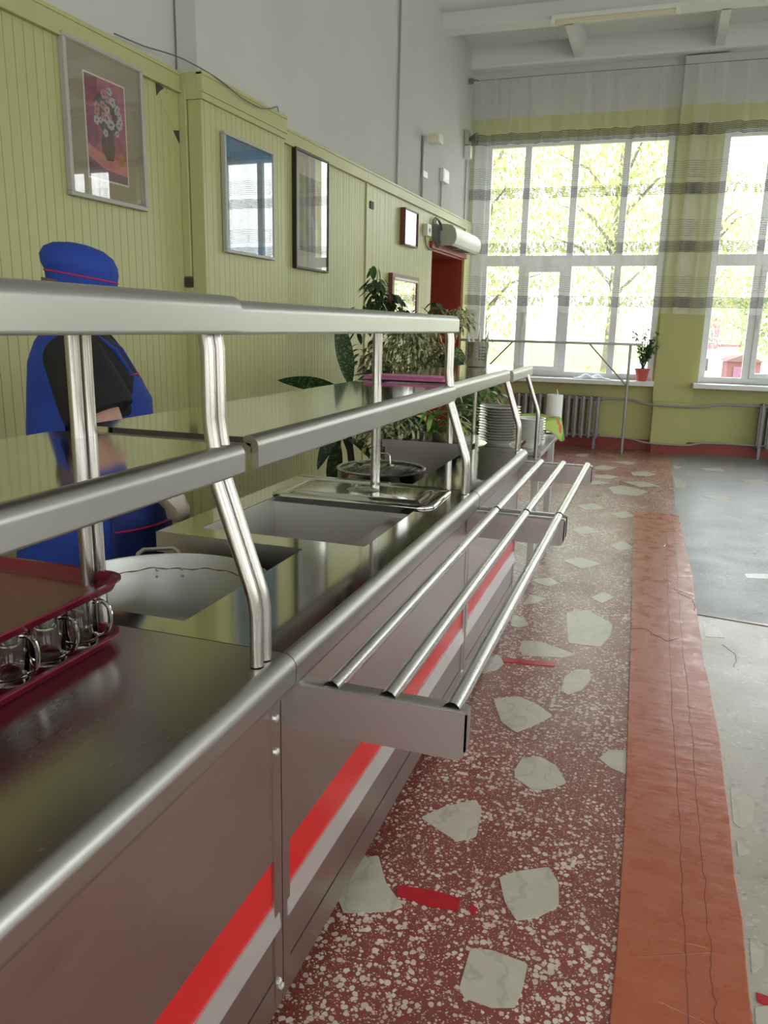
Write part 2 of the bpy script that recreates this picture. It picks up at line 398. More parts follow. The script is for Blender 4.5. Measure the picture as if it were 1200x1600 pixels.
# ================================================================== STRUCTURE
# floor
m=MB().prism([(-3.6,-5),(0.33,-5),(0.33,1.9),(0.25,6.7),(0.245,10.45),(-3.6,10.45)],-0.12,0.0,'z'); floor=struct('floor',m,TER_RED)
m=MB().prism([(0.3301,-5),(RWX+.2,-5),(RWX+.2,4.1),(0.29,4.27),(0.3301,1.9)],-0.12,0.0,'z'); struct('floor',m,TER_BEI)
m=MB().prism([(0.291,4.2701),(RWX+.2,4.1001),(RWX+.2,10.45),(0.2451,10.45),(0.2501,6.7)],-0.12,0.0,'z'); struct('floor',m,TER_GRY)
STONES=[
 [(-0.669,1.649),(-0.676,1.792),(-0.617,1.836),(-0.560,1.736),(-0.490,1.668),(-0.517,1.639),(-0.626,1.594)],
 [(-0.278,1.866),(-0.238,1.906),(-0.155,1.957),(-0.122,1.900),(-0.111,1.812),(-0.157,1.751),(-0.206,1.722),(-0.246,1.777)],
 [(-0.293,1.466),(-0.295,1.592),(-0.246,1.604),(-0.157,1.593),(-0.157,1.511),(-0.165,1.459),(-0.213,1.441),(-0.275,1.445)],
 [(-0.555,2.046),(-0.498,2.130),(-0.416,2.199),(-0.387,2.151),(-0.375,2.015),(-0.423,1.974),(-0.491,2.010)],
 [(-0.331,2.416),(-0.319,2.499),(-0.264,2.533),(-0.199,2.492),(-0.156,2.397),(-0.194,2.351),(-0.251,2.314),(-0.323,2.369)],
 [(-0.502,2.908),(-0.411,2.969),(-0.327,2.923),(-0.257,2.849),(-0.316,2.746),(-0.368,2.670),(-0.437,2.730)],
 [(-0.066,2.596),(-0.037,2.667),(0.024,2.685),(0.030,2.522),(-0.024,2.546)],
 [(-0.255,3.227),(-0.216,3.322),(-0.160,3.336),(-0.144,3.239),(-0.173,3.118),(-0.221,3.055),(-0.254,3.079)],
 [(-0.336,4.033),(-0.234,4.118),(-0.096,3.953),(-0.096,3.788),(-0.130,3.622),(-0.209,3.615),(-0.281,3.611)],
 [(-0.492,3.561),(-0.403,3.577),(-0.232,3.486),(-0.278,3.430),(-0.463,3.380),(-0.489,3.454)],
 [(-0.595,3.122),(-0.605,3.291),(-0.564,3.353),(-0.526,3.264),(-0.540,3.185)],
 [(-0.597,3.896),(-0.532,3.863),(-0.494,3.775),(-0.537,3.718),(-0.578,3.729)],
 [(-0.574,4.062),(-0.562,4.249),(-0.460,4.209),(-0.519,4.104)],
 [(-0.343,7.637),(-0.213,7.809),(0.026,7.591),(-0.063,7.345),(-0.268,7.352)],
 [(-0.222,8.003),(-0.022,8.097),(0.129,7.911),(-0.055,7.792)],
 [(-0.171,8.575),(-0.035,8.736),(0.096,8.595),(0.013,8.437),(-0.133,8.394)],
 [(-0.556,8.742),(-0.467,8.933),(-0.325,8.824),(-0.403,8.630),(-0.524,8.614)],
 [(-0.515,8.213),(-0.408,8.355),(-0.275,8.263),(-0.350,8.101),(-0.496,8.095)],
 [(-0.391,9.201),(-0.233,9.326),(-0.114,9.258),(-0.224,9.096)],
 [(-0.831,9.570),(-0.692,9.692),(-0.685,9.468),(-0.818,9.437)],
 [(-0.585,4.534),(-0.493,4.604),(-0.432,4.512),(-0.483,4.428),(-0.564,4.478)],
 [(-0.596,7.805),(-0.465,7.962),(-0.336,7.867),(-0.448,7.734),(-0.566,7.702)],
 [(-0.234,4.332),(-0.172,4.455),(-0.109,4.383),(-0.170,4.246)],
 [(-0.47,5.0),(-0.36,5.12),(-0.22,5.02),(-0.33,4.86)],[(-0.2,5.5),(-0.12,5.68),(-0.04,5.5),(-0.13,5.38)],[(-0.5,5.85),(-0.4,6.0),(-0.28,5.86),(-0.42,5.72)],
 [(-0.25,6.5),(-0.14,6.66),(-0.06,6.5),(-0.16,6.38)],[(-0.55,6.7),(-0.42,6.86),(-0.3,6.7),(-0.45,6.55)],
 [(0.356,2.563),(0.390,2.569),(0.423,2.502),(0.407,2.389),(0.369,2.341),(0.350,2.364)],
 [(0.352,2.277),(0.386,2.227),(0.349,2.193)],
 [(0.348,1.861),(0.380,1.855),(0.372,1.786),(0.342,1.745)],
 [(0.338,1.644),(0.384,1.672),(0.374,1.593),(0.335,1.577)],
 [(0.262,8.507),(0.379,8.201),(0.361,7.907),(0.262,7.905)],
 [(0.262,9.275),(0.361,9.184),(0.280,8.995)],
 [(0.344,4.13),(0.412,4.10),(0.438,3.971),(0.345,3.946)],
 [(0.631,5.156),(0.770,5.215),(0.757,5.095),(0.635,5.066)],
 [(0.50,7.6),(0.66,7.7),(0.8,7.55),(0.62,7.45)],[(0.9,8.6),(1.1,8.75),(1.2,8.55),(1.0,8.45)],[(0.55,9.2),(0.75,9.3),(0.8,9.1),(0.6,9.05)],[(0.6,3.3),(0.75,3.4),(0.8,3.2),(0.66,3.15)]]
m=MB()
for s in STONES:
    # soften the corners a little
    q=[]
    for i in range(len(s)):
        a,b,c=s[i-1],s[i],s[(i+1)%len(s)]
        q+=[(b[0]*.9+a[0]*.1,b[1]*.9+a[1]*.1),(b[0]*.95+a[0]*.025+c[0]*.025,b[1]*.95+a[1]*.025+c[1]*.025),(b[0]*.9+c[0]*.1,b[1]*.9+c[1]*.1)]
    m.prism(q,-0.01,0.0015,'z')
struct('marble_inlay',m,MARBLE,floor)
Lp=[(0.02,-1.0),(0.03,0.8),(0.034,1.488),(0.038,1.678),(0.033,2.261),(-0.002,3.766),(-0.04,5.2),(-0.078,6.654)]
Rp=[(0.273,6.70),(0.285,6.2),(0.300,5.583),(0.322,4.985),(0.318,4.4),(0.325,3.896),(0.321,3.6),(0.331,3.439),(0.338,3.1),(0.345,2.921),(0.341,2.6),(0.341,2.378),(0.333,2.1),(0.337,1.921),(0.331,1.75),(0.328,1.596),(0.326,0.8),(0.33,-1.0)]
m=MB().prism(Lp+Rp,-0.01,0.006,'z'); struct('painted_floor_strip',m,STRIPM,floor,bevel=0.003)
def wander(pts,amp,n=10):
    out=[]
    for (a,b) in zip(pts,pts[1:]):
        for i in range(n): t=i/n; out.append((a[0]+(b[0]-a[0])*t+random.uniform(-amp,amp),a[1]+(b[1]-a[1])*t,0.0055))
    out.append((*pts[-1],0.0055)); return out
m=MB()
m.tube(wander([(0.176,5.9),(0.176,4.425),(0.181,3.128),(0.193,2.255),(0.196,1.548),(0.19,1.0)],0.0035,16),0.0012,5)
m.tube(wander([(0.225,6.6),(0.231,4.504),(0.243,3.152),(0.253,2.278),(0.252,1.757),(0.258,1.4)],0.005,16),0.0012,5)
m.tube(wander([(-0.01,3.9),(0.06,3.93),(0.16,3.80),(0.22,3.86)],0.008,6),0.002,5)
m.tube(wander([(0.231,4.6),(0.30,4.5),(0.31,4.3)],0.008,6),0.002,5)
m.tube([(x,y,0.0008) for x,y,z in wander([(0.29,4.27),(0.65,4.22),(1.5,4.19)],0.004,8)],0.003,5)
for x,y in ((0.47,3.75),):
    m.tube([(a,b,0.0006) for a,b,z in wander([(x-0.05,y+.12),(x,y),(x-.02,y-.14)],0.006,5)],0.001,5)
struct('floor_crack',m,CRACK,floor)
m=MB().prism([(-0.531,1.739),(-0.43,1.752),(-0.357,1.748),(-0.354,1.7),(-0.44,1.695),(-0.515,1.701)],0.0,0.0022,'z')
m.prism([(-0.329,1.738),(-0.307,1.729),(-0.312,1.703),(-0.326,1.71)],0.0,0.0022,'z')
single('floor_tape',m,TAPE,'short torn red tape mark beside the marble piece nearest the counter foot','tape',(-0.43,1.72,0))
m=MB().prism([(-0.544,3.323),(-0.309,3.356),(-0.308,3.315),(-0.533,3.275)],0.0,0.0028,'z')
single('floor_tape',m,TAPE,'faded pink-red tape line on the terrazzo under the middle of the tray rails','tape',(-0.43,3.32,0))
m=MB().prism([(0.345,1.689),(0.40,1.683),(0.396,1.654),(0.345,1.662)],0.0,0.0028,'z')
single('floor_tape',m,TAPE,'scrap of red tape at the bottom right on the beige terrazzo','tape',(0.37,1.67,0))

# far wall with openings
def wallx(parts_y0,y1,segs,mat,nm): pass
ZS,ZT=0.86,3.69
m=MB(); xs=[-3.6]+[v for w in WIN for v in w]+[RWX+.3]
def far_band(z0,z1,mat,name,yf=10.35):
    mm=MB()
    for i in range(0,len(xs),2):
        a,b=xs[i],xs[i+1]
        mm.box(a,b,yf,10.75,max(z0,ZS) if True else z0,min(z1,ZT)) if (max(z0,ZS)<min(z1,ZT)) else None
    if z0<ZS: mm.box(xs[0],xs[-1],yf,10.75,z0,min(ZS,z1))
    if z1>ZT: mm.box(xs[0],xs[-1],yf,10.75,max(ZT,z0),z1)
    return struct(name,mm,mat)
far_band(0.0,3.95,GREENP,'wall_far')
far_band(3.95,5.2,WHITEP,'wall_far')
# projecting piers between the windows
for (a,b) in ((-0.03,0.43),(2.71,3.19)):
    m=MB(); m.box(a+0.02,b-0.02,10.19,10.3501,0.0,0.62); m.box(a,b,10.25,10.3501,0.62,3.95); struct('wall_far',m,GREENP)
    m=MB().box(a,b,10.25,10.3501,3.95,4.45); struct('wall_far',m,WHITEP)
# white reveals
m=MB().box(-2.41,-2.27,10.34,10.3505,ZS,ZT); struct('trim_corner',m,PVC)
# skirting paint
m=MB().box(-2.42,0.0,10.335,10.3502,0.0,0.13); m.box(-0.012,0.412,10.18,10.2,0,0.10); m.box(0.43,2.7,10.335,10.3502,0,0.13); m.box(2.72,RWX,10.335,10.3502,0,0.13)
m.box(-0.02,0.0,10.18,10.34,0,0.12); m.box(0.41,0.43,10.18,10.34,0,0.12)
struct('baseboard_far',m,REDBASE)
# windows
def window(nm,a,b,right=False):
    f=MB(); y0,y1=10.40,10.47
    fw=0.07
    f.box(a,b,y0,y1,ZS,ZS+fw); f.box(a,b,y0,y1,ZT-fw,ZT); f.box(a,a+fw,y0,y1,ZS+fw,ZT-fw); f.box(b-fw,b,y0,y1,ZS+fw,ZT-fw)
    w=b-a
    cols=[a+w*t for t in (0.235,0.497,0.765)]
    for c in cols: f.box(c-0.04,c+0.04,y0,y1,ZS+fw,ZT-fw)
    f.box(a+fw,b-fw,y0-0.001,y1+0.001,2.22,2.35)
    # opening sash in the second bay
    c0,c1=cols[0]+.04,cols[1]-.04
    sh=MB(); ys0,ys1=10.375,10.46; z0,z1=ZS+fw,2.22
    for q in ((c0,c1,z0,z0+.06),(c0,c1,z1-.07,z1),(c0,c0+.06,z0+.06,z1-.07),(c1-.06,c1,z0+.06,z1-.07)): sh.box(q[0],q[1],ys0,ys1,q[2],q[3])
    fr=struct('window_%s'%nm,f,PVC,bevel=0.004)
    s=obj('opening_sash',sh,PVC,fr,bevel=0.006)
    h=MB().box(c0+0.02,c0+0.045,10.355,10.376,1.5,1.62); obj('window_handle',h,WHITEPL,fr,bevel=0.003)
    g=MB().box(a+fw,b-fw,10.433,10.437,ZS+fw,ZT-fw); obj('window_glass',g,GLASS,fr)
    sl=MB().box(a-0.06,b+0.06 if nm!='1' else b+0.03,10.08,10.41,ZS-0.055,ZS); obj('window_sill',sl,SILL,fr,bevel=0.008)
    # white plastered reveals
    rv=MB(); rv.box(a-0.001,a+0.012,10.345,10.41,ZS,ZT); rv.box(b-0.012,b+0.001,10.345,10.41,ZS,ZT); rv.box(a,b,10.345,10.41,ZT-0.012,ZT+0.001); obj('reveal_trim',rv,PVC,fr)
for i,(a,b) in enumerate(WIN): window(str(i+1),a,b)

# left wall: backing wall, panelling sections, upper plaster, door opening
DY0,DY1,DZ=8.66,10.0,2.28
m=MB()
for (a,b,z0,z1) in ((-5,DY0,0,2.70),(DY1,10.36,0,2.70),(DY0,DY1,DZ,2.70)): m.box(-0.5,-0.02,a,b,z0,z1)
m.map(wmap); struct('wall_left',m,GREENP)
m=MB(); m.box(-0.5,-0.035,-5,10.36,2.70,5.2); m.map(wmap); struct('wall_left',m,WHITEP)
def boards(y0,y1,z0,z1,base,pitch,gw=0.005,gd=0.006):
    """vertical grooved boards, local x outwards"""
    pts=[(y0,base-0.02),(y0,base)]; y=y0+0.012; k=0; pl=pitch if isinstance(pitch,(list,tuple)) else [pitch]
    while y<y1-0.012:
        pts+=[(y-gw/2,base),(y,base-gd),(y+gw/2,base)]; y+=pl[k%len(pl)]*random.uniform(0.97,1.03); k+=1
    pts+=[(y1,base),(y1,base-0.02)]
    m=MB(); m.prism([(p[1],p[0]) for p in pts],z0,z1,'z'); return m
def panel(y0,y1,base,pitch,zt=2.64,z0=0.0):
    m=boards(y0,y1,z0,zt,base,pitch); m.map(wmap); struct('wall_left',m,PANEL)
panel(-5,3.98,0,[0.055])
panel(4.93,6.68,0.0,[0.045,0.03,0.045])
panel(6.72,DY0-0.0,0.0,[0.13,0.10,0.07])
panel(DY0,DY1,0.0,[0.10],z0=DZ+0.06)
panel(DY1+0.0,10.34,0.0,[0.13])
# pillar box
m=boards(3.985,4.925,0,2.64,0.13,[0.06,0.05]); m.map(wmap); struct('wall_left',m,PANEL)
m=MB(); m.box(-0.02,0.128,3.98,4.928,0,2.64); m.box(-0.02,0.145,3.957,4.926,2.60,2.728); m.map(wmap); struct('wall_left',m,PANEL)
m=MB()   # corner battens on the pillar's near side
m.box(0.0,0.045,3.955,3.981,1.70,2.66); m.box(0.0,0.05,3.960,3.981,0,1.64); m.box(0.05,0.134,3.966,3.981,0,2.60)
m.map(wmap); struct('trim_pillar',m,PANEL,bevel=0.003)
m=MB().box(-0.02,0.10,3.99,4.9,2.74,5.2); m.map(wmap); struct('wall_left',m,WHITEP)
# top rails
def rail_top(y0,y1,base):
    m=MB(); m.box(base-0.02,base+0.018,y0,y1,2.64,2.73); m.box(base-0.05,base+0.024,y0,y1,2.715,2.735); m.box(base-0.02,base+0.024,y0,y1,2.632,2.645)
    m.map(wmap); struct('trim_left',m,PANEL,bevel=0.003)
rail_top(-5,3.955,0); rail_top(3.955,4.93,0.13); rail_top(4.93,6.69,0.0); rail_top(6.69,10.34,0.0)
m=MB(); m.box(-0.01,0.012,6.682,6.72,0,2.64); m.map(wmap); struct('trim_joint',m,PANEL)
# broken patches where the boards have gone
m=MB()
m.prism([(3.77,2.635),(3.945,2.575),(3.95,2.44),(3.915,2.43),(3.80,2.56)],-0.002,0.0025,'x'); m.map(wmap); struct('trim_patch',m,PANEL)
for pts in ([(3.76,2.638),(3.83,2.625),(3.79,2.60),(3.765,2.575)],[(3.90,2.44),(3.95,2.45),(3.95,2.385)]):
    m=MB().prism(pts,-0.001,0.003,'x'); m.map(wmap); struct('trim_hole',m,S_DARK)
m=MB(); m.box(0.002,0.045,3.95,3.9655,1.645,1.695); m.map(wmap); struct('trim_hole',m,S_DARK)
m=MB(); m.box(0,0.01,6.78,6.86,2.44,2.50); m.map(wmap); struct('trim_hole',m,S_DARK)
# door opening
m=MB(); m.box(-0.6,-0.0,DY1-0.03,DY1+0.001,0,DZ); m.box(-0.6,0.0,DY0-0.001,DY0+0.02,0,DZ); m.box(-0.6,0.0,DY0,DY1,DZ-0.02,DZ+0.001)
m.box(-0.01,0.035,DY0-0.09,DY1+0.06,DZ,DZ+0.07); m.map(wmap)
dr=struct('door_1',m,REDDOOR,bevel=0.002)
m=MB(); m.box(-0.50,-0.45,DY0+0.02,DY1-0.03,0.0,DZ-0.02); m.map(wmap); obj('door_leaf',m,REDDOOR,dr)
m=MB(); m.box(-0.45,-0.43,DY0+0.3,DY1-0.3,1.25,2.0); m.box(-0.45,-0.43,DY0+0.3,DY1-0.3,0.2,1.0); m.box(-0.45,-0.42,DY0+0.68,DY0+0.72,0.0,DZ-.02); m.map(wmap); obj('door_panel',m,REDDOOR,dr,bevel=0.006)
m=MB(); m.box(0.0,0.02,DY1+0.0,DY1+0.31,0.0,2.64); m.map(wmap); struct('trim_door',m,GREENP)
m=MB(); m.box(-0.02,0.015,-5,DY0-.1,0.0,0.09); m.map(wmap); struct('baseboard_left',m,REDBASE)
# right and back walls (behind / beside the camera)
m=MB(); ys=[-5.2]+[v for w in SIDEW for v in w]+[10.4]
for i in range(0,len(ys),2): m.box(RWX,RWX+.4,ys[i],ys[i+1],ZS,ZT)
m.box(RWX,RWX+.4,-5.2,10.4,0,ZS); m.box(RWX,RWX+.4,-5.2,10.4,ZT,5.2); struct('wall_right',m,GREENP)
for i,(a,b) in enumerate(SIDEW):
    f=MB(); x0,x1=RWX+.15,RWX+.22
    f.box(x0,x1,a,b,ZS,ZS+.07); f.box(x0,x1,a,b,ZT-.07,ZT); f.box(x0,x1,a,b,2.22,2.35)
    for c in (a+.035,a+.55,a+1.1,a+1.65,b-.035): f.box(x0,x1,c-.04,c+.04,ZS,ZT)
    fr=struct('window_%d'%(i+4),f,PVC)
    obj('window_glass',MB().box(RWX+.18,RWX+.185,a,b,ZS,ZT),GLASS,fr)
    obj('window_sill',MB().box(RWX-.25,RWX+.15,a-.05,b+.05,ZS-.05,ZS),SILL,fr)
m=MB(); bx_=[-3.6]+[v for w in BACKW for v in w]+[RWX+.4]
m.box(-3.6,RWX+.4,-5.25,-5.0,0,ZS)
for i in range(0,len(bx_),2): m.box(bx_[i],bx_[i+1],-5.25,-5.0,ZS,ZT)
struct('wall_back',m,GREENP)
m=MB().box(-3.6,RWX+.4,-5.25,-5.0,ZT,5.2); struct('wall_back',m,WHITEP)
for i,(a,b) in enumerate(BACKW):
    f=MB(); y0,y1=-5.2,-5.13
    f.box(a,b,y0,y1,ZS,ZS+.07); f.box(a,b,y0,y1,ZT-.07,ZT); f.box(a,b,y0,y1,2.22,2.35)
    for c in (a+.035,a+.55,a+1.1,a+1.65,b-.035): f.box(c-.04,c+.04,y0,y1,ZS,ZT)
    fr=struct('window_%d'%(i+8),f,PVC)
    obj('window_glass',MB().box(a,b,-5.17,-5.165,ZS,ZT),GLASS,fr)
    obj('window_sill',MB().box(a-.05,b+.05,-5.14,-4.8,ZS-.05,ZS),SILL,fr)
# ceiling, beams
m=MB().box(-3.6,RWX+.4,-5.2,10.75,4.70,4.9); struct('ceiling',m,CEIL)
m=MB()
for yb in (8.9,2.9,-3.1): m.prism([(yb,4.5),(yb+0.24,4.5),(yb+0.24,4.72),(yb,4.72)],-3.6,RWX+.1,'x')
struct('ceiling',m,CEIL,bevel=0.02)
m=MB().box(-3.0,RWX+.1,-5,8.93,4.655,4.72); struct('ceiling',m,CEIL)
m=MB(); m.box(-3.0,RWX+.1,10.16,10.36,4.47,4.72); struct('ceiling',m,CEIL,bevel=0.02)
for x in (-1.20,0.30,1.8,3.3,4.8):
    m=MB().prism([(x-.045,4.5),(x+.045,4.5),(x+.075,4.71),(x-.075,4.71)],9.10,10.2,'y'); struct('ceiling',m,CEIL)

# ================================================================== OUTSIDE
m=MB().box(-60,60,10.9,120,-0.75,-0.6); struct('ground',m,GRASS)
m=MB().box(-2,14,14,60,-0.6,-0.585); struct('ground',m,ASPH)
def tree(x,y,h,r,mat,label,n=900,ls=0.28,seed=1):
    rnd=random.Random(seed)
    t=thing('tree',label,'tree',(x,y,-0.6),group='trees outside the windows')
    b=MB(); b.tube([(0,0,0),(0.1,0.05,h*.3),(0.0,0.1,h*.6),(0.05,0.1,h*.9)],[0.16,0.13,0.09,0.03],8)
    for k in range(9):
        a=rnd.uniform(0,2*PI); z=h*rnd.uniform(.3,.75); b.tube([(0.02,0.07,z),(math.cos(a)*r*.4,math.sin(a)*r*.4,z+h*.1),(math.cos(a)*r*.8,math.sin(a)*r*.8,z+h*.13)],[0.05,0.03,0.012],6)
    obj('trunk',b,BARK,t)
    c=MB()
    for k in range(n):
        u=rnd.gauss(0,1),rnd.gauss(0,1),rnd.gauss(0,1); q=Vector(u).normalized()*(rnd.random()**0.45)
        p=(q.x*r,q.y*r,h*.62+q.z*h*.40)
        d=Vector((rnd.uniform(-1,1),rnd.uniform(-1,1),rnd.uniform(-1.4,0.1)))
        c.leaf(p,d,ls*rnd.uniform(.7,1.3),ls*.5,0.4,0.2,n=3)
    obj('crown',c,mat,t); return t
tree(-3.4,15.2,7.0,1.7,L_TREE,'tall pale yellow-green birch outside the left side of the left window',5200,.12,1)
tree(-1.2,19.6,8.2,2.1,L_TREE,'broad yellow-green birch outside the middle of the left window',6000,.14,2)
tree(-6.0,22,8,2.2,L_TREE2,'dense green tree half hidden by the left edge of the left window',4500,.16,3)
tree(1.2,27,7.0,1.6,L_TREE,'birch with a light crown behind the right bays of the left window',3500,.16,4)
tree(4.0,42,5.0,2.8,L_TREE2,'distant green tree behind the mauve house and garages',2500,.28,5)
tree(9.5,36,5.5,3.0,L_TREE,'distant pale green tree to the right of the garage',2500,.28,6)
def shrub(x,y,h,r,mat,label,n,seed):
    rnd=random.Random(seed); c=MB()
    for k in range(n):
        q=Vector((rnd.gauss(0,1),rnd.gauss(0,1),abs(rnd.gauss(0,1)))).normalized()*(rnd.random()**.4)
        c.leaf((x+q.x*r,y+q.y*r,-0.6+q.z*h),(rnd.uniform(-1,1),rnd.uniform(-1,1),rnd.uniform(-.3,1)),.22,.11,.4,.2,n=3)
    single('shrub',c,mat,label,'shrub',(x,y,-0.6),group='shrubs in the yard')
shrub(0.2,15.5,1.3,0.7,L_TREE2,'low green shrub outside the sill plant in the left window',260,11)
shrub(1.75,17.5,1.0,0.5,L_TREE,'yellow-green shrub in the yard below the mauve house',160,12)
shrub(-1.0,14.2,1.5,0.9,L_TREE,'bright low shrub below the birches in the left window',300,13)
# mauve house
t=thing('house','small house with mauve siding above a white lower storey, seen through the right window','house',(1.4,30,-0.6),world=True)
m=MB().box(1.0,1.88,30,34,0.9,1.95)
obj('upper_wall',m,HOUSEP,t); m=MB().box(1.0,1.85,30.1,34,-0.6,0.9); obj('lower_wall',m,HOUSEW,t)
m=MB().prism([(0.9,1.95),(2.05,1.95),(1.9,2.15),(0.9,2.15)],29.8,34.2,'y'); obj('roof',m,HOUSEW,t)
w_=obj('window',MB().box(1.42,1.72,29.95,30.01,1.1,1.6),HOUSEW,t); obj('pane',MB().box(1.45,1.69,29.93,29.96,1.14,1.56),DGLASS,w_)
w_=obj('window',MB().box(1.35,1.66,30.05,30.11,0.1,0.6),HOUSEW,t); obj('pane',MB().box(1.38,1.63,30.03,30.06,.14,.56),DGLASS,w_)
t=thing('garage','pinkish brick garage with a rusty pitched roof, right of the mauve house','garage',(2.6,28,-0.6),world=True)
obj('wall',MB().box(2.1,3.1,28,30,-0.6,0.55),GARAGE,t); obj('roof',MB().prism([(2.0,0.55),(3.2,0.55),(2.6,0.80)],27.9,30.1,'y'),ROOFM,t); obj('gate',MB().box(2.3,2.8,27.95,28.01,-0.6,0.4),HOUSEP,t)
t=thing('shed','pale shed standing between the mauve house and the garage','shed',(2.5,35,-0.6),world=True)
obj('wall',MB().box(2.2,2.9,34.5,36,-0.6,0.9),HOUSEW,t); obj('roof',MB().box(2.1,3.0,34.4,36.1,0.9,1.0),ROOFM,t)

# ================================================================== COUNTER UNITS
def nose(x1=-0.585,r=0.028,top=0.86,bot=0.785,xin=-0.612,n=7):
    p=[(x1-r+r*math.sin(a),top-r+r*math.cos(a)) for a in [PI/2*i/n for i in range(n+1)]]
    return p+[(x1-0.002,bot+0.02),(x1-0.008,bot+0.006),(xin,bot)]
def nose_piece(y0,y1,xb,top=0.86):
    pr=[(xb,top-0.022),(xb,top)]+nose(top=top)+[(-0.63,0.785),(-0.63,top-0.022)]
    return MB().prism(pr,y0,y1,'y',smooth=True)
PX=-0.622
def body(t,y0,y1,xb,zb=0.075):
    obj('body',MB().box(xb,PX-0.006,y0,y1,zb+0.04,0.83),S_BODY,t)
    obj('front_panel',MB().box(PX-0.007,PX,y0+0.02,y1-0.012,0.432,0.79),S_BODY,t)
    obj('red_stripe',MB().box(PX-0.007,PX-0.003,y0+0.02,y1-0.014,0.327,0.430),RED,t,label='bright red stripe')
    obj('silver_strip',MB().prism([(PX-0.007,0.262),(PX+0.006,0.266),(PX+0.001,0.326),(PX-0.007,0.327)],y0+0.02,y1-0.012,'y'),S_TRIM,t,label='pale aluminium strip')
    obj('lower_panel',MB().box(PX-0.007,PX-0.001,y0+0.02,y1-0.012,0.155,0.262),S_BODY,t)
    obj('plinth_panel',MB().prism([(PX-0.02,zb),(PX+0.001,zb),(PX+0.001,0.152),(PX-0.02,0.152)],y0,y1,'y'),S_BODY,t)
    # upright end profiles with bolts
    for yy,sgn in ((y0,1),(y1-0.034,0)):
        e=obj('end_profile',MB().box(PX-0.02,PX+0.003,yy+0.0005,yy+0.0335,zb+0.02,0.788),S_BODY,t)
    for zz in (0.735,0.665,0.14,0.12):
        b=MB().lathe([(0.0075,0),(0.0075,0.004),(0.004,0.006),(0.0,0.0065)],(0,0,0),8)
        b.map(lambda p:(PX+0.003+p[2],y1-0.020+(0.01 if zz==0.12 else 0)+p[0],zz+p[1]))
        obj('bolt',b,S_TRIM,t)
    for x,y in ((PX-0.1,y0+0.12),(PX-0.1,y1-0.12),(xb+0.1,y0+0.12),(xb+0.1,y1-0.12)):
        obj('foot',MB().lathe([(0.022,0.0),(0.022,0.02),(0.012,0.03),(0.012,zb+0.045)],(x,y,0),14),BLACK,t)
def shelf(t,y0,y1,x0,x1,zb,zt,name,mat=S_TOP,r=0.02):
    pr=[(x1-r+r*math.sin(a),zt-r+r*math.cos(a)) for a in [PI/2*i/6 for i in range(7)]]
    prof=[(x0,zt-0.004)]+[(x1-r-0.012,zt-0.004),(x1-r-0.006,zt)]+pr+[(x1,zb+0.004),(x1-0.004,zb),(x1-0.012,zb),(x1-0.012,zt-0.018),(x0+0.006,zt-0.018),(x0+0.006,zt-0.03),(x0,zt-0.03)]
    # top sheet and nose edge as separate parts so each keeps its own finish
    e=MB().prism([(x1-r-0.012,zt-0.010)]+[(x1-r-0.012,zt-0.004),(x1-r-0.006,zt)]+pr+[(x1,zb+0.006),(x1-0.005,zb),(x1-0.014,zb),(x1-0.014,zt-0.024)],y0,y1,'y',smooth=True)
    s=obj(name,MB().box(x0,x1-r-0.0121,y0,y1,zt-0.014,zt-0.003),mat,t)
    obj('shelf_edge',e,S_NOSE,s,label='rounded brushed edge',sharp=50)
    h=MB(); h.box(x0,x1-0.016,y0,y0+0.012,zt-0.032,zt-0.0141); h.box(x0,x1-0.016,y1-0.012,y1,zt-0.032,zt-0.0141); h.box(x0,x0+0.012,y0,y1,zt-0.032,zt-0.0141)
    obj('shelf_hem',h,S_BRK,s)
    # closed rounded nose ends
    return s
def front_post(t,y,upper=True,zs=1.198,zl=0.862):
    r=0.0125; pth=[(-0.630,y,zl),(-0.630,y,0.96),(-0.634,y,0.99),(-0.642,y,1.015),(-0.700,y,1.185),(-0.704,y,zs)]
    o=obj('front_post',MB().tube(pth,r,16),S_TUBE,t)
    if upper:
        obj('upper_post',MB().tube([(-0.705,y,1.248),(-0.708,y,1.27),(-0.711,y,1.30),(-0.711,y,1.415),(-0.716,y,1.445)],r,16),S_TUBE,t)
def rear_post(t,y,z1=1.445,z0=0.862):
    obj('rear_post',MB().tube([(-0.985,y,z0),(-0.985,y,z1)],0.0125,16),S_TUBE,t)

# --- unit 1 (nearest)
Y0,Y1=-0.40,1.2355
u1=thing('serving_counter','nearest stainless steel serving counter with maroon trays on it and two shelves above','serving counter',(-0.98,0.4,0),world=True,group='serving line units')
obj('worktop',MB().box(-1.34,-0.6131,Y0,Y1,0.838,0.86),S_TOP1,u1)
obj('worktop_edge',MB().prism([(-0.613,0.80),(-0.613,0.86)]+nose(),Y0,Y1,'y',smooth=True),S_NOSE,u1,label='rounded brushed front edge',sharp=50)
body(u1,Y0,Y1,-1.30)
shelf(u1,Y0,1.222,-1.085,-0.676,1.197,1.252,'lower_shelf')
shelf(u1,Y0,1.205,-1.03,-0.668,1.44,1.502,'upper_shelf',S_NOSE)
for y in (1.165,1.197): front_post(u1,y); rear_post(u1,y,1.48)
for y in (-0.33,): front_post(u1,y); rear_post(u1,y,1.48)
# --- unit 2 (bain-marie)
Y0,Y1=1.238,2.838
u2=thing('heated_serving_counter','middle steel serving counter with an open bain-marie well and the big aluminium pot','serving counter',(-0.98,2.05,0),world=True,group='serving line units')
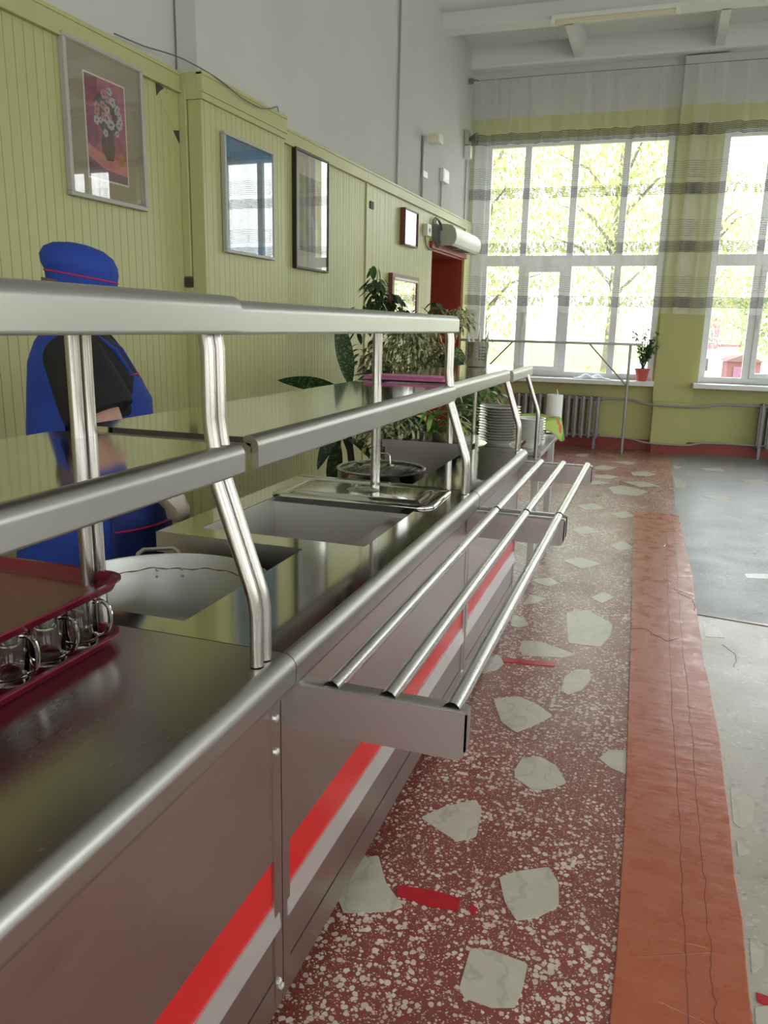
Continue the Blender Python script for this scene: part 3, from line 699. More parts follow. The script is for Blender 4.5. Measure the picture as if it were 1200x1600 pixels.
# surface around the well
m=MB(); m.box(-0.722,-0.6131,Y0,Y1,0.838,0.86); m.box(-0.87,-0.7221,Y0,1.972,0.838,0.86); m.box(-1.34,-0.8701,Y0,1.305,0.838,0.86)
m.box(-1.34,-0.8701,1.885,1.972,0.838,0.86); m.box(-1.34,-1.245,1.9721,Y1,0.838,0.86); m.box(-1.2449,-0.7221,2.68,Y1,0.838,0.86)
obj('worktop',m,S_TOP,u2)
obj('worktop_edge',MB().prism([(-0.613,0.80),(-0.613,0.86)]+nose(),Y0,Y1,'y',smooth=True),S_NOSE,u2,label='rounded brushed front edge',sharp=50)
# well
m=MB(); xa,xb_,ya,yb,zd=-1.2405,-0.7265,1.9765,2.6755,0.70
m.box(xa-.003,xa,ya,yb,zd,0.859); m.box(xb_,xb_+.003,ya,yb,zd,0.859); m.box(xa,xb_,ya-.003,ya,zd,0.859); m.box(xa,xb_,yb,yb+.003,zd,0.859); m.box(xa,xb_,ya,yb,zd-.003,zd)
w_=obj('well',m,S_WELL,u2,label='open steel bain-marie well')
obj('well_divider',MB().box(xa,xb_,2.445,2.452,0.715,0.845),S_WELL,w_)
# fascias of the raised part and the cut-out
m=MB(); m.box(-1.34,-0.8701,1.883,1.887,0.80,0.86); m.box(-1.33,-0.801,1.905,1.915,0.60,0.80);
obj('cutout_fascia',m,S_BRK,u2)
obj('pot_shelf',MB().box(-1.34,-0.873,1.27,1.91,0.595,0.605),S_BRK,u2)
m=MB().box(-0.874,PX-0.006,Y0+.004,Y1-.004,.115,.83)
body(u2,Y0,Y1,-0.80)
obj('rear_body',MB().box(-1.31,-0.801,1.917,Y1-.004,0.1,0.69),S_BODY,u2); obj('rear_body',MB().box(-1.31,-0.801,Y0+.004,1.9169,0.1,0.594),S_BODY,u2)
shelf(u2,1.298,2.828,-1.085,-0.690,1.192,1.254,'lower_shelf')
shelf(u2,1.2055,2.835,-1.03,-0.690,1.438,1.497,'upper_shelf',S_NOSE)
for y in (2.775,2.807): front_post(u2,y); rear_post(u2,y,1.48)
# --- unit 3
Y0,Y1=2.845,3.985
u3=thing('serving_counter','third stainless serving counter beyond the open wells, holding the glass-lidded pot in its cut-out','serving counter',(-0.98,3.4,0),world=True,group='serving line units')
m=MB(); m.box(-0.86,-0.6131,Y0,Y1,0.838,0.86); m.box(-1.34,-0.8601,3.90,Y1,0.838,0.875); m.box(-1.34,-0.8601,Y0,2.875,0.838,0.86)
obj('worktop',m,S_TOP,u3)
obj('worktop_edge',MB().prism([(-0.613,0.80),(-0.613,0.86)]+nose(),Y0,Y1,'y',smooth=True),S_NOSE,u3,label='rounded brushed front edge',sharp=50)
m=MB(); m.box(-1.34,-0.8601,3.898,3.902,0.835,0.875); m.box(-1.33,-0.865,3.915,3.925,0.62,0.838); m.box(-0.863,-0.860,2.875,3.90,0.62,0.838)
obj('cutout_fascia',m,S_BRK,u3); obj('pot_shelf',MB().box(-1.34,-0.863,2.86,3.93,0.695,0.705),S_BRK,u3)
body(u3,Y0,Y1,-0.862)
obj('rear_body',MB().box(-1.31,-0.863,Y0+.004,Y1-.004,0.1,0.619),S_BODY,u3)
shelf(u3,2.845,3.995,-1.085,-0.700,1.197,1.256,'lower_shelf')
for y in (3.92,3.952): front_post(u3,y,upper=False); rear_post(u3,y,1.235,0.876)
# --- unit 4
u4=thing('cutlery_and_plate_counter','short far end counter section carrying the plate stack and the cutlery shelf','serving counter',(-0.98,4.3,0),world=True,group='serving line units')
obj('worktop',MB().box(-1.34,-0.655,3.995,4.40,0.838,0.86),S_TOP,u4)
obj('body',MB().box(-1.31,-0.75,4.0,4.39,0.1,0.838),S_BODY,u4)
for x,y in ((-1.25,4.05),(-0.8,4.05),(-1.25,4.34),(-0.8,4.34)): obj('foot',MB().lathe([(0.022,0.0),(0.022,0.02),(0.012,0.03),(0.012,0.11)],(x,y,0),14),BLACK,u4)
shelf(u4,4.10,4.76,-1.085,-0.700,1.186,1.245,'lower_shelf')
obj('front_post',MB().tube([(-0.630,4.60,0.72),(-0.630,4.60,0.96),(-0.634,4.60,0.99),(-0.642,4.60,1.015),(-0.70,4.58,1.185),(-0.703,4.58,1.20)],0.0125,16),S_TUBE,u4)
obj('rear_post',MB().tube([(-0.985,4.5,0.70),(-0.985,4.5,1.23)],0.0125,16),S_TUBE,u4)
obj('post_bracket',MB().box(-1.0,-0.615,4.39,4.62,0.70,0.722),S_BRK,u4)

# --- tray rails (two frames hung on units 2 and 3)
def bracket(t,y,z=0.795,th=0.0025,face=1):
    x0,x1=-0.619,-0.262
    pts=[(x0,z-0.118),(x0,z-0.008),(x1,z-0.012),(x1,z-0.085),(x1-0.006,z-0.098),(x1-0.02,z-0.104)]
    m=MB(); m.prism([(x0,z-0.098),(x0,z-0.006),(x1,z-0.006),(x1,z-0.078),(x1-0.005,z-0.092),(x1-0.018,z-0.099)],y,y+th,'y')
    # rolled top with a flange going back
    n=6; prof=[(y,z-0.012)]+[(y+0.012-0.012*math.cos(a),z-0.012+0.012*math.sin(a)) for a in [PI/2*i/n for i in range(n+1)]]+[(y+0.030,z),(y+0.030,z-0.003),(y+0.012,z-0.003),(y+0.003,z-0.012)]
    m.prism(prof,x0,x1-0.004,'x',smooth=True)
    m.box(x1-0.004,x1,y,y+0.030,z-0.08,z-0.002)
    return obj('bracket',m,S_BRK,t,label='flat steel side bracket',sharp=50)
def rails(y0,y1,label,n=3):
    t=thing('tray_rail',label,'tray rail',(PX,(y0+y1)/2,0.79),world=True,group='tray rails along the counter front')
    bracket(t,y0+0.012); bracket(t,y1-0.045 if y1>3 else y1-0.05)
    for x in (-0.525,-0.413,-0.292):
        m=MB(); m.tube([(x,y0+0.0155,0.790),(x,y1,0.790)],0.0165,20,cap=False)
        m.tube([(x,y0+0.016,0.790),(x,y1-0.0005,0.790)],0.0148,20,cap=False)
        obj('rail_tube',m,S_RAIL,t)
    return t
rails(1.245,2.845,'nearer three-tube tray rail with a wide flat bracket along the bain-marie counter')
rails(2.85,4.045,'farther three-tube tray rail hung on the third counter towards the windows')

# ================================================================== THINGS ON THE COUNTER
# trays
def rrect(x0,x1,y0,y1,r,n=6):
    o=[]
    for cx,cy,a0 in ((x1-r,y1-r,0),(x0+r,y1-r,PI/2),(x0+r,y0+r,PI),(x1-r,y0+r,1.5*PI)):
        for i in range(n+1): a=a0+PI/2*i/n; o.append((cx+r*math.cos(a),cy+r*math.sin(a)))
    return o
def tray(z,x0,x1,y0,y1,name,label):
    m=MB(); 
    def ring(ins,zz): return [(x,y,zz) for x,y in rrect(x0+ins,x1-ins,y0+ins,y1-ins,max(0.01,0.055-ins*0.9))]
    rings=[ring(0.032,z),ring(0.014,z+0.004),ring(0.006,z+0.020),ring(0.0,z+0.0215),ring(0.0,z+0.0245),ring(0.008,z+0.0245),ring(0.017,z+0.008),ring(0.032,z+0.004)]
    m.loft(rings); return single(name,m,TRAYM,label,'tray',((x0+x1)/2,(y0+y1)/2,z),group='maroon trays',sharp=60)
tray(0.8605,-1.365,-0.912,0.72,1.19,'serving_tray','lower maroon plastic tray standing on the steel worktop under the glass mugs')
tray(0.9655,-1.365,-0.905,0.735,1.195,'serving_tray','upper maroon plastic tray lying upon the rims of the glass mugs')
# mugs
def mug(x,y,z,rot,label,src=None):
    if src: return dup(src,None,(x,y,z),rot,label)
    t=thing('glass_mug',label,'mug',(x,y,z),rot,'glass mugs on the tray')
    h=0.0985; r=0.031
    m=MB().lathe([(0.0,0.0),(r-0.004,0.0),(r-0.001,0.003),(r,0.012),(r,h),(r-0.0026,h),(r-0.003,0.014),(r-0.008,0.0085),(0,0.008)],(0,0,0),36)
    obj('cup',m,MUG,t,sharp=60)
    p=[(r-0.002,0,0.086),(r+0.014,0,0.091),(r+0.030,0,0.082),(r+0.034,0,0.060),(r+0.029,0,0.034),(r+0.012,0,0.018),(r-0.002,0,0.022)]
    q=[]
    for i in range(len(p)-1):
        for k in range(3): q.append(Vector(p[i]).lerp(Vector(p[i+1]),k/3))
    q.append(Vector(p[-1])); 
    for _ in range(3): q=[q[0]]+[(q[i-1]+q[i]*2+q[i+1])/4 for i in range(1,len(q)-1)]+[q[-1]]
    obj('handle',MB().tube(q,0.0042,10),MUG,t); return t
mg=mug(-0.975,1.122,0.8658,0.15,'glass mug at the far right corner of the tray')
mug(-0.975,1.037,0.8658,0.05,'second glass mug from the far corner along the tray edge',mg)
mug(-0.975,0.950,0.8658,-0.05,'third glass mug from the far corner along the tray edge',mg)
mug(-0.978,0.868,0.8658,-0.5,'fourth glass mug from the far corner, at the left edge of the photo',mg)
k=0
for (x,y,n) in ((-1.06,1.125,'glass mug behind the corner mug, second row'),(-1.06,1.04,'glass mug in the second row behind the second edge mug'),(-1.06,0.955,'glass mug in the second row behind the third edge mug'),(-1.06,0.87,'glass mug in the second row behind the fourth edge mug'),(-1.145,1.12,'glass mug in the third row at the far edge of the tray')):
    mug(x,y,0.8658,1.9+k*.7,n,mg); k+=1
# big aluminium pot in the cut-out
t=thing('aluminium_pot','large worn open aluminium pot with rusty rivets standing in the counter cut-out','pot',(-1.10,1.548,0.606))
R=0.275; H=0.224
m=MB().lathe([(0,0),(R-0.03,0.0),(R-0.008,0.012),(R-0.003,0.04),(R,H-0.006),(R+0.004,H),(R-0.001,H+0.002),(R-0.004,H-0.004),(R-0.008,0.045),(R-0.035,0.008),(0,0.006)],(0,0,0),56)
obj('vessel',m,ALU,t,sharp=60)
RUST=paint('brown_food_residue',(0.28,0.13,0.05),0.7,0.3,60)
rg=MB(); a0=0.1
rg.tube([( (R-0.0042)*math.cos(a),(R-0.0042)*math.sin(a),H-0.040+0.0025*math.sin(a*9)+0.002*math.sin(a*23)) for a in [0.25+2.6*i/60 for i in range(61)]],[0.0012+0.0016*abs(math.sin(i*.9)) for i in range(61)],5)
rg.tube([( (R-0.05)*math.cos(a),(R-0.05)*math.sin(a),0.0075+0.0006*math.sin(a*19)) for a in [2*PI*i/80 for i in range(81)]],[0.001+0.002*abs(math.sin(i*1.7)) for i in range(81)],5)
obj('food_residue',rg,RUST,t,label='brown crusted residue line')
rv=MB()
for a in (1.95,2.20): 
    for zz in (H-0.043,H-0.062):
        c=((R-0.006)*math.cos(a),(R-0.006)*math.sin(a),zz); rv.lathe([(0.0,-0.004),(0.004,-0.0025),(0.005,0),(0.004,0.0025),(0.0,0.004)],c,8)
obj('rivets',rv,ALU,t)
def pot_handle(a,nm='handle'):
    c,s=math.cos(a),math.sin(a); L=[]
    for (u,rr,z) in ((-0.06,R,H-.03),(-0.055,R+.03,H-0.004),(-0.04,R+.042,H+.004),(0.04,R+.042,H+.004),(0.055,R+.03,H-.004),(0.06,R,H-.03)):
        L.append((c*rr-s*u,s*rr+c*u,z))
    obj(nm,MB().tube(L,0.006,8),ALU,t)
pot_handle(2.18)
# gastronorm lid lying on the well
t=thing('gastronorm_lid','shiny steel gastronorm lid with raised rim lying askew over the far bain-marie well','lid',(-0.975,2.635,0.862),math.radians(1.5))
def ring(ins,zz,hx=0.30,hy=0.172,r=0.05): return [(x,y,zz) for x,y in rrect(-hx+ins,hx-ins,-hy+ins,hy-ins,max(.012,r-ins))]
m=MB().loft([ring(0.0,0.0),ring(0.0,0.004),ring(0.004,0.008),ring(0.012,0.009),ring(0.020,0.004),ring(0.055,0.003),ring(0.066,0.010),ring(0.08,0.011)]); obj('lid_plate',m,S_TOP,t,sharp=60)
m=MB().lathe([(0.062,0.0112),(0.058,0.0135),(0.050,0.0125),(0.044,0.0115)],(0.0,0,0),28,1.0,0.75); lp_=obj('handle_recess',m,S_NOSE,t)
m=MB().tube([(-0.03,0,0.012),(-0.02,0,0.02),(0.02,0,0.02),(0.03,0,0.012)],0.0035,8); obj('handle',m,S_RAIL,t)
# covered pot in unit 3
t=thing('lidded_pot','stainless pot with a clear glass lid and wire handle in the third counter cut-out','pot',(-1.075,3.12,0.7055))
R=0.185;H=0.155
m=MB().lathe([(0,0),(R-0.01,0),(R,0.01),(R,H),(R+0.004,H+0.003),(R-0.002,H+0.003),(R-0.004,H-0.004),(R-0.004,0.01),(0,0.006)],(0,0,0),48); obj('vessel',m,S_TOP,t,sharp=60)
m=MB().lathe([(R+0.005,H+0.004),(R+0.006,H+0.009),(R-0.002,H+0.012),(R-0.008,H+0.010),(R-0.008,H+0.004)],(0,0,0),48); ld=obj('lid_rim',m,S_RAIL,t)
m=MB().lathe([(R-0.008,H+0.009),(R*0.7,H+0.020),(R*0.35,H+0.028),(0,H+0.030)],(0,0,0),40); obj('glass_lid',m,LIDGLASS,t,label='clear glass lid')
m=MB().tube([(-0.03,0.0,H+.028),(-0.028,0,H+.062),(-0.02,0,H+.07),(0.03,0,H+.07),(0.038,0,H+.062),(0.04,0,H+.028)],0.004,8); obj('lid_handle',m,S_RAIL,t)
for a in (0.9,0.9+PI):
    c,s=math.cos(a),math.sin(a)
    m=MB().tube([(c*R-s*-.035,s*R+c*-.035,H-.03),(c*(R+.025)+s*.03,s*(R+.025)-c*.03,H-.025),(c*(R+.025)-s*.03,s*(R+.025)+c*.03,H-.025),(c*R-s*.035,s*R+c*.035,H-.03)],0.004,8); obj('handle',m,S_RAIL,t)
# pink cloth
m=MB()
def pc(u,v,z0,dx=0): return (-1.075+0.335*u+0.004*math.sin(v*9),2.872+0.15*v+0.004*math.sin(u*11),z0+0.002*math.sin(u*7+v*3))
rings=[]
for i,zz in enumerate((1.2535,1.2555,1.2605,1.2625,1.2675,1.2695)):
    ins=(0.004 if i in (0,2,3,5) else 0.0)
    rings.append([(x+0.004*math.sin(y*30),y,zz+0.0025*math.sin(x*12)+0.0025) for x,y in rrect(-1.075+ins,-0.745-ins,2.875+ins,3.02-ins,0.012)])
m.loft(rings)
single('folded_cloth',m,PINKC,'folded pink cloth lying on the lower shelf beside the twin posts','cloth',(-0.91,2.95,1.2535),sharp=60)
# cutlery holder
t=thing('cutlery_holder','perforated round steel cutlery holder on the far shelf','cutlery holder',(-0.965,4.42,1.243))
PERF=NB('perforated_steel'); v_=PERF.n('TexCoord'); sp=PERF.n('SeparateXYZ'); PERF.l(v_.outputs['Object'],sp.inputs[0])
ang=PERF.math('MULTIPLY',PERF.math('ARCTAN2',sp.outputs['Y'],sp.outputs['X']),24/(2*PI))
fa=PERF.math('SUBTRACT',PERF.math('FRACT',ang),0.5); fz=PERF.math('SUBTRACT',PERF.math('FRACT',PERF.math('DIVIDE',sp.outputs['Z'],0.0165)),0.5)
dd=PERF.math('SQRT',PERF.math('ADD',PERF.math('MULTIPLY',fa,fa),PERF.math('MULTIPLY',fz,fz)))
zb_=PERF.math('MULTIPLY',PERF.math('GREATER_THAN',sp.outputs['Z'],0.033),PERF.math('LESS_THAN',sp.outputs['Z'],0.116))
gap=PERF.math('LESS_THAN',PERF.math('FRACT',PERF.math('MULTIPLY',ang,1/6)),0.62)
hole=PERF.math('MULTIPLY',PERF.math('MULTIPLY',PERF.math('LESS_THAN',dd,0.29),zb_),gap)
PERF.set(col=(0.6,0.58,0.55),metal=1.0,rough=0.25); PERF.l(PERF.math('SUBTRACT',1.0,hole),PERF.b.inputs['Alpha']); PERF=PERF.m
m=MB().lathe([(0,0.0),(0.056,0),(0.06,0.006),(0.06,0.134),(0.0615,0.136),(0.058,0.136),(0.0575,0.008),(0,0.004)],(0,0,0),48); obj('cup',m,PERF,t,sharp=60)
def utensil(i,dx,dy,kind,lean,label):
    base=Vector((-0.965+dx,4.42+dy,1.25)); tp=base+Vector(lean)
    t=thing(kind,label,'cutlery',base,world=True,group='cutlery in the holder')
    d=(tp-base); n=8
    hd=MB(); rr=[0.0025,0.0025,0.003,0.0055,0.0075,0.009,0.0085,0.005,0.002]
    pts=[base+d*(j/n) for j in range(n+1)]
    hd.tube(pts,rr,8); obj('handle',hd,S_BRK if i<3 else WHITEPL,t)
utensil(0,0.012,-0.01,'spoon',(0.0,-0.01,0.205),'upright spoon, tallest handle in the perforated holder')
utensil(1,0.02,0.02,'spoon',(0.035,0.0,0.195),'spoon leaning right, second tallest in the perforated holder')
utensil(2,0.03,0.0,'fork',(0.025,-0.02,0.155),'short dark fork handle at the right edge of the perforated holder')
utensil(3,-0.02,-0.02,'fork',(-0.032,-0.01,0.17),'pale fork leaning left in the perforated holder')
utensil(4,-0.005,0.01,'fork',(-0.03,0.01,0.165),'pale fork at the back left of the perforated holder')
utensil(5,-0.02,0.02,'spoon',(-0.02,0.01,0.16),'pale spoon standing just left of the tallest handle')
ORD=['bottom','second','third','fourth','fifth','sixth','seventh','eighth','ninth','tenth','eleventh','twelfth','thirteenth','fourteenth','fifteenth','sixteenth','seventeenth','eighteenth']
# plates
m=MB().lathe([(0,0.004),(0.055,0.004),(0.06,0.0),(0.063,0.0035),(0.078,0.015),(0.107,0.0235),(0.109,0.0265),(0.104,0.0265),(0.076,0.0185),(0.06,0.0075),(0,0.0068)],(0,0,0),40)
pl=None; NP=13
for i in range(NP):
    lab='topmost dinner plate of the tall stack on the counter end' if i==NP-1 else 'bottom dinner plate of the tall stack on the counter end' if i==0 else 'grey-white dinner plate, %s from the bottom of the tall stack on the counter end'%ORD[i]
    loc=(-0.765+0.002*math.sin(i*2.1),4.125+0.002*math.cos(i*1.3),0.8605+i*0.0143)
    if pl is None:
        me=mkmesh('dinner_plate',m,PLATE,sharp=60); pl=bpy.data.objects.new('dinner_plate',me); COL.objects.link(pl); pl.location=loc; pl['label']=lab; pl['category']='plate'; pl['group']='dinner plates in the tall stack'
    else: dup(pl,None,loc,label=lab)
# table beyond with bowls, basin, cloth, towel
t=thing('serving_table','pale laminate table with square legs standing beyond the counter end','table',(-0.95,5.0,0),world=True)
obj('tabletop',MB().box(-1.04,-0.60,4.64,5.48,0.725,0.75),TABLEM,t,bevel=0.004)
for x,y in ((-0.635,4.70),(-0.635,5.36),(-0.96,4.70),(-0.96,5.36)): obj('leg',MB().box(x-.02,x+.02,y-.02,y+.02,0,0.725),LEGM,t,bevel=0.003)
obj('apron',MB().box(-0.96,-0.65,4.69,5.37,0.67,0.724),LEGM,t)
m=MB().lathe([(0,0.003),(0.045,0.003),(0.05,0),(0.053,0.004),(0.068,0.025),(0.074,0.044),(0.088,0.050),(0.089,0.053),(0.083,0.053),(0.071,0.048),(0.064,0.027),(0.045,0.009),(0,0.008)],(0,0,0),36)
bw=None; NB_=9
for i in range(NB_):
    lab='topmost white bowl of the stack beyond the plates' if i==NB_-1 else 'bottom white bowl of the stack beyond the plates' if i==0 else 'white bowl, %s from the bottom of the stack beyond the dinner plates'%ORD[i]
    loc=(-0.70,4.80,0.7505+i*0.016)
    if bw is None:
        me=mkmesh('soup_bowl',m,BOWLM,sharp=60); bw=bpy.data.objects.new('soup_bowl',me); COL.objects.link(bw); bw.location=loc; bw['label']=lab; bw['category']='bowl'; bw['group']='white bowls in the stack'
    else: dup(bw,None,loc,label=lab)
t=thing('steel_basin','wide grey metal basin on the pale table under the green cloth','basin',(-0.79,5.22,0.751))
m=MB().lathe([(0,0),(0.09,0),(0.10,0.01),(0.20,0.125),(0.212,0.128),(0.197,0.12),(0.097,0.014),(0,0.005)],(0,0,0),40); obj('bowl',m,S_BRK,t,sharp=60)
def clothf(u,v):
    a=u*2*PI; r=0.02+0.205*min(1,v*1.35); x=-0.79+r*math.cos(a); y=5.22+r*math.sin(a)
    z=0.888
    if v>0.74:
        k=(v-0.74)/0.26; drop=0.028+0.125*max(0,math.cos(a+0.1))**6+0.015*math.sin(a*5)
        z=0.888-k*drop; x+=math.cos(a)*0.02*k*(1+0.5*math.sin(a*7)); y+=math.sin(a)*0.02*k
    z+=0.004*math.sin(a*6+v*8)
    return (x,y,z)
m=MB().grid(clothf,64,22)
single('green_cloth',m,CLOTH,'green cloth with red and green fruit print draped over the metal basin','cloth',(-0.80,5.22,0.88),solid=0.004,sharp=80)
t=thing('paper_towel_roll','white paper towel roll on a wire holder behind the green cloth','paper towel',(-0.665,5.66,0.0))
obj('stand_base',MB().lathe([(0,0),(0.12,0),(0.12,0.015),(0.02,0.03),(0.018,0.74),(0.05,0.745),(0,0.75)],(0,0,0),24),S_BRK,t)
obj('roll',MB().lathe([(0.02,0.78),(0.054,0.78),(0.055,0.79),(0.055,1.005),(0.053,1.01),(0.02,1.01)],(0,0,0),32),PAPER,t)
obj('wire_hook',MB().tube([(0,0,0.75),(0,0,1.02),(0.008,0,1.045),(0.016,0,1.02),(0.016,0,0.99)],0.0025,8),S_RAIL,t)

# ================================================================== ALONG THE FAR WALL
# cast iron radiators
def radiator(x0,n,label):
    t=thing('cast_iron_radiator',label,'radiator',(x0+n*0.045,10.2,0.10),group='radiators under the windows')
    src=None
    for i in range(n):
        dx=(i-(n-1)/2)*0.09
        if src is None:
            m=MB()
            for yy in (-0.045,0.045):
                m.tube([(0,yy,0.03),(0,yy,0.06),(0,yy,0.52),(0,yy,0.55)],[0.02,0.026,0.026,0.02],10)
            m.tube([(-0.046,0,0.06),(0.046,0,0.06)],0.026,12); m.tube([(-0.046,0,0.52),(0.046,0,0.52)],0.026,12)
            m.box(-0.012,0.012,-0.045,0.045,0.03,0.555); m.box(-0.028,0.028,-0.062,-0.05,0.06,0.53)
            src=obj('section',m,RADI,t,sharp=50); src.location=(dx,0,0)
        else:
            c=src.copy(); COL.objects.link(c); c.parent=t; c.location=(dx,0,0)
    m=MB(); 
    for s in (-1,1): m.box(s*n*0.04-0.015,s*n*0.04+0.015,-0.04,0.04,-0.1,0.04)
    obj('foot',m,RADI,t)
    return t
radiator(-1.70,12,'grey ribbed cast-iron radiator under the left window')
radiator(1.16,12,'grey ribbed cast-iron radiator at the right edge under the right window')
def smooth_path(p,k=3,n=4):
    q=[]
    for a,b in zip(p,p[1:]):
        for i in range(n): q.append(Vector(a).lerp(Vector(b),i/n))
    q.append(Vector(p[-1]))
    for _ in range(k): q=[q[0]]+[(q[i-1]+q[i]*2+q[i+1])/4 for i in range(1,len(q)-1)]+[q[-1]]
    return q
t=thing('heating_pipe','grey heating pipe running between the two radiators just under the sills','pipe',(0.2,10.22,0.62),world=True,group='heating pipes')
obj('pipe',MB().tube(smooth_path([(-0.62,10.2,0.632),(-0.25,10.2,0.63),(-0.12,10.13,0.585),(0.55,10.13,0.575),(0.68,10.2,0.625),(1.18,10.2,0.62)]),0.015,10),PIPE,t)
t=thing('heating_pipe','grey heating pipe along the top of the red skirting between the radiators','pipe',(0.2,10.22,0.14),world=True,group='heating pipes')
obj('pipe',MB().tube(smooth_path([(-0.62,10.2,0.16),(-0.22,10.22,0.15),(-0.1,10.15,0.11),(0.46,10.15,0.11),(0.55,10.22,0.155),(1.18,10.2,0.16)]),0.012,10),PIPE,t)
# barrier stand
t=thing('metal_barrier','long grey metal bar on a thin leg in front of the left window','barrier',(-1.3,9.9,0),world=True)
obj('top_bar',MB().box(-2.39,-0.19,9.875,9.925,1.285,1.315),BARM,t,bevel=0.004)
obj('leg',MB().tube([(-0.325,9.9,0.0),(-0.33,9.9,1.29)],0.017,10),BARM,t)
obj('brace',MB().tube([(-0.33,9.9,0.81),(-0.80,9.9,1.29)],0.010,8),BARM,t)
obj('brace',MB().tube([(-2.10,9.9,0.90),(-1.73,9.9,1.29)],0.010,8),BARM,t)
obj('leg',MB().tube([(-2.30,9.9,0.0),(-2.30,9.9,1.29)],0.017,10),BARM,t)
# sill plant
t=thing('potted_sill_plant','leafy green plant in a red pot at the right end of the left window sill','potted plant',(-0.18,10.22,0.86))
obj('pot',MB().lathe([(0,0),(0.055,0),(0.062,0.02),(0.08,0.125),(0.088,0.128),(0.088,0.15),(0.078,0.15),(0.07,0.12),(0,0.118)],(0,0,0),28),POTR,t)
obj('soil',MB().lathe([(0.072,0.119),(0.0,0.124)],(0,0,0),20),SOIL,t)
rnd=random.Random(5); st=MB(); lf=MB()
for k in range(16):
    a=rnd.uniform(0,2*PI); hh=rnd.uniform(.25,.50); rr=rnd.uniform(.03,.17)
    P0=Vector((rnd.uniform(-.02,.02),rnd.uniform(-.02,.02),.12)); P2=Vector((math.cos(a)*rr,math.sin(a)*rr*.6,.12+hh)); P1=(P0+P2)/2+Vector((0,0,.06))
    st.tube([P0,P1,P2],[.004,.003,.0015],6)
    for j in range(26):
        u=rnd.uniform(.25,1); p=P0*(1-u)**2+P1*2*u*(1-u)+P2*u*u
        lf.leaf(p,(rnd.uniform(-1,1),rnd.uniform(-1,1),rnd.uniform(-.2,.8)),.065,.036,.5,.2,n=4)
obj('stems',st,TRUNK,t); obj('foliage',lf,L_SILL,t)
m=MB()
for i,(x,w,zz) in enumerate(((-0.95,0.14,0.022),(-0.78,0.16,0.04),(-0.6,0.12,0.03))):
    pass
def rag(u,v): return (-1.0+0.45*u,10.16+0.15*v,0.865+0.045*max(0,math.sin(u*PI))*max(0,math.sin(v*PI))*(1+.5*math.sin(u*17+v*5)))
m=MB().grid(rag,24,8); single('crumpled_film',m,paint('pale_blue_white_film',(0.66,0.70,0.80),0.5,0.1,20,0.3),'crumpled pale bluish film lying on the left window sill','plastic film',(-0.8,10.23,0.862),solid=0.003,sharp=80)

# curtains
def curtain(x0,x1,label,seed):
    rnd=random.Random(seed); t=thing('sheer_curtain',label,'curtain',(0,0,0),group='striped sheer curtains'); 
    ph=[rnd.uniform(0,6) for _ in range(5)]
    def f(u,v):
        x=x0+(x1-x0)*u; z=1.655+(4.30-1.655)*v
        y=10.04+0.018*math.sin(x*31+ph[0])+0.012*math.sin(x*53+ph[1])+0.01*math.sin(x*17+ph[2]+z*.4)
        return (x,y,z+0.008*math.sin(x*9+ph[3])*(1-v)+0.03*(1-abs(2*u-1))*0)
    obj('fabric',MB().grid(f,int((x1-x0)*90),10),CURT,t); return t
curtain(-2.40,0.27,'sheer white curtain with dark stripe bands across the left window',1)
curtain(0.10,3.0,'sheer white curtain with dark stripe bands across the right window',2)
curtain(2.9,6.2,'sheer striped curtain beyond the right edge, reflected in the picture glass',3)
single('curtain_wire',MB().tube([(-2.44,10.04,4.30),(-1.6,10.04,4.305),(2,10.04,4.30),(6.3,10.04,4.31)],0.004,6),CABLE,'thin wire near the ceiling that carries the sheer curtains','wire',(-2.44,10.04,4.30))
single('wire_anchor',MB().box(-2.45,-2.40,10.02,10.06,4.28,4.33).tube([(-2.41,10.04,4.31),(-2.36,10.04,4.315),(-2.33,10.04,4.30)],0.006,6),CABLE,'small dark hook on the wall corner holding the curtain wire','hook',(-2.43,10.04,4.30))

# ceiling lamp
t=thing('fluorescent_batten','yellowed fluorescent batten lamp fixed along the ceiling beam','ceiling lamp',(-0.72,8.86,4.46),world=True)
obj('housing',MB().box(-1.34,-0.12,8.835,8.90,4.465,4.51),WHITEPL,t,bevel=0.005)
obj('cover',MB().tube([(-1.29,8.85,4.447),(-0.17,8.85,4.447)],0.022,12),TUBEY,t,label='yellowed tube cover')
for x in (-1.32,-0.14): obj('end_cap',MB().box(x-.025,x+.025,8.825,8.885,4.42,4.47),WHITEPL,t,bevel=0.005)

# ================================================================== LEFT WALL THINGS
def wthing(name,label,cat,y,z,off=0.0,group=None):
    t=thing(name,label,cat,(wx(y,off),y,z),-0.02,group); return t
# picture frames: local x out of wall, y along wall, z up
def frame(name,label,yc,zc,w,h,off,fw,dep,mat,matt,tilt=0.012,group='framed pictures on the panelling'):
    t=wthing(name,label,'picture',yc,zc,off,group)
    a,b=w/2,h/2
    m=MB(); m.box(0,dep,-a,a,-b,-b+fw); m.box(0,dep,-a,a,b-fw,b); m.box(0,dep,-a,-a+fw,-b+fw,b-fw); m.box(0,dep,a-fw,a,-b+fw,b-fw)
    obj('frame',m,mat,t,bevel=0.003)
    m=MB().box(0.001,dep*.45,-a+fw*.8,a-fw*.8,-b+fw*.8,b-fw*.8); obj('mount',m,matt,t)
    m=MB().box(dep*.75,dep*.75+.002,-a+fw*.9,a-fw*.9,-b+fw*.9,b-fw*.9); obj('glass',m,PGLASS,t)
    return t,dep*.45
CARD=paint('taupe_card',(0.34,0.29,0.21),0.8,0.03)
CARDW=paint('pale_card',(0.62,0.59,0.56),0.8,0.03)
PRW=paint('white_print_border',(0.72,0.68,0.64),0.7,0.02)
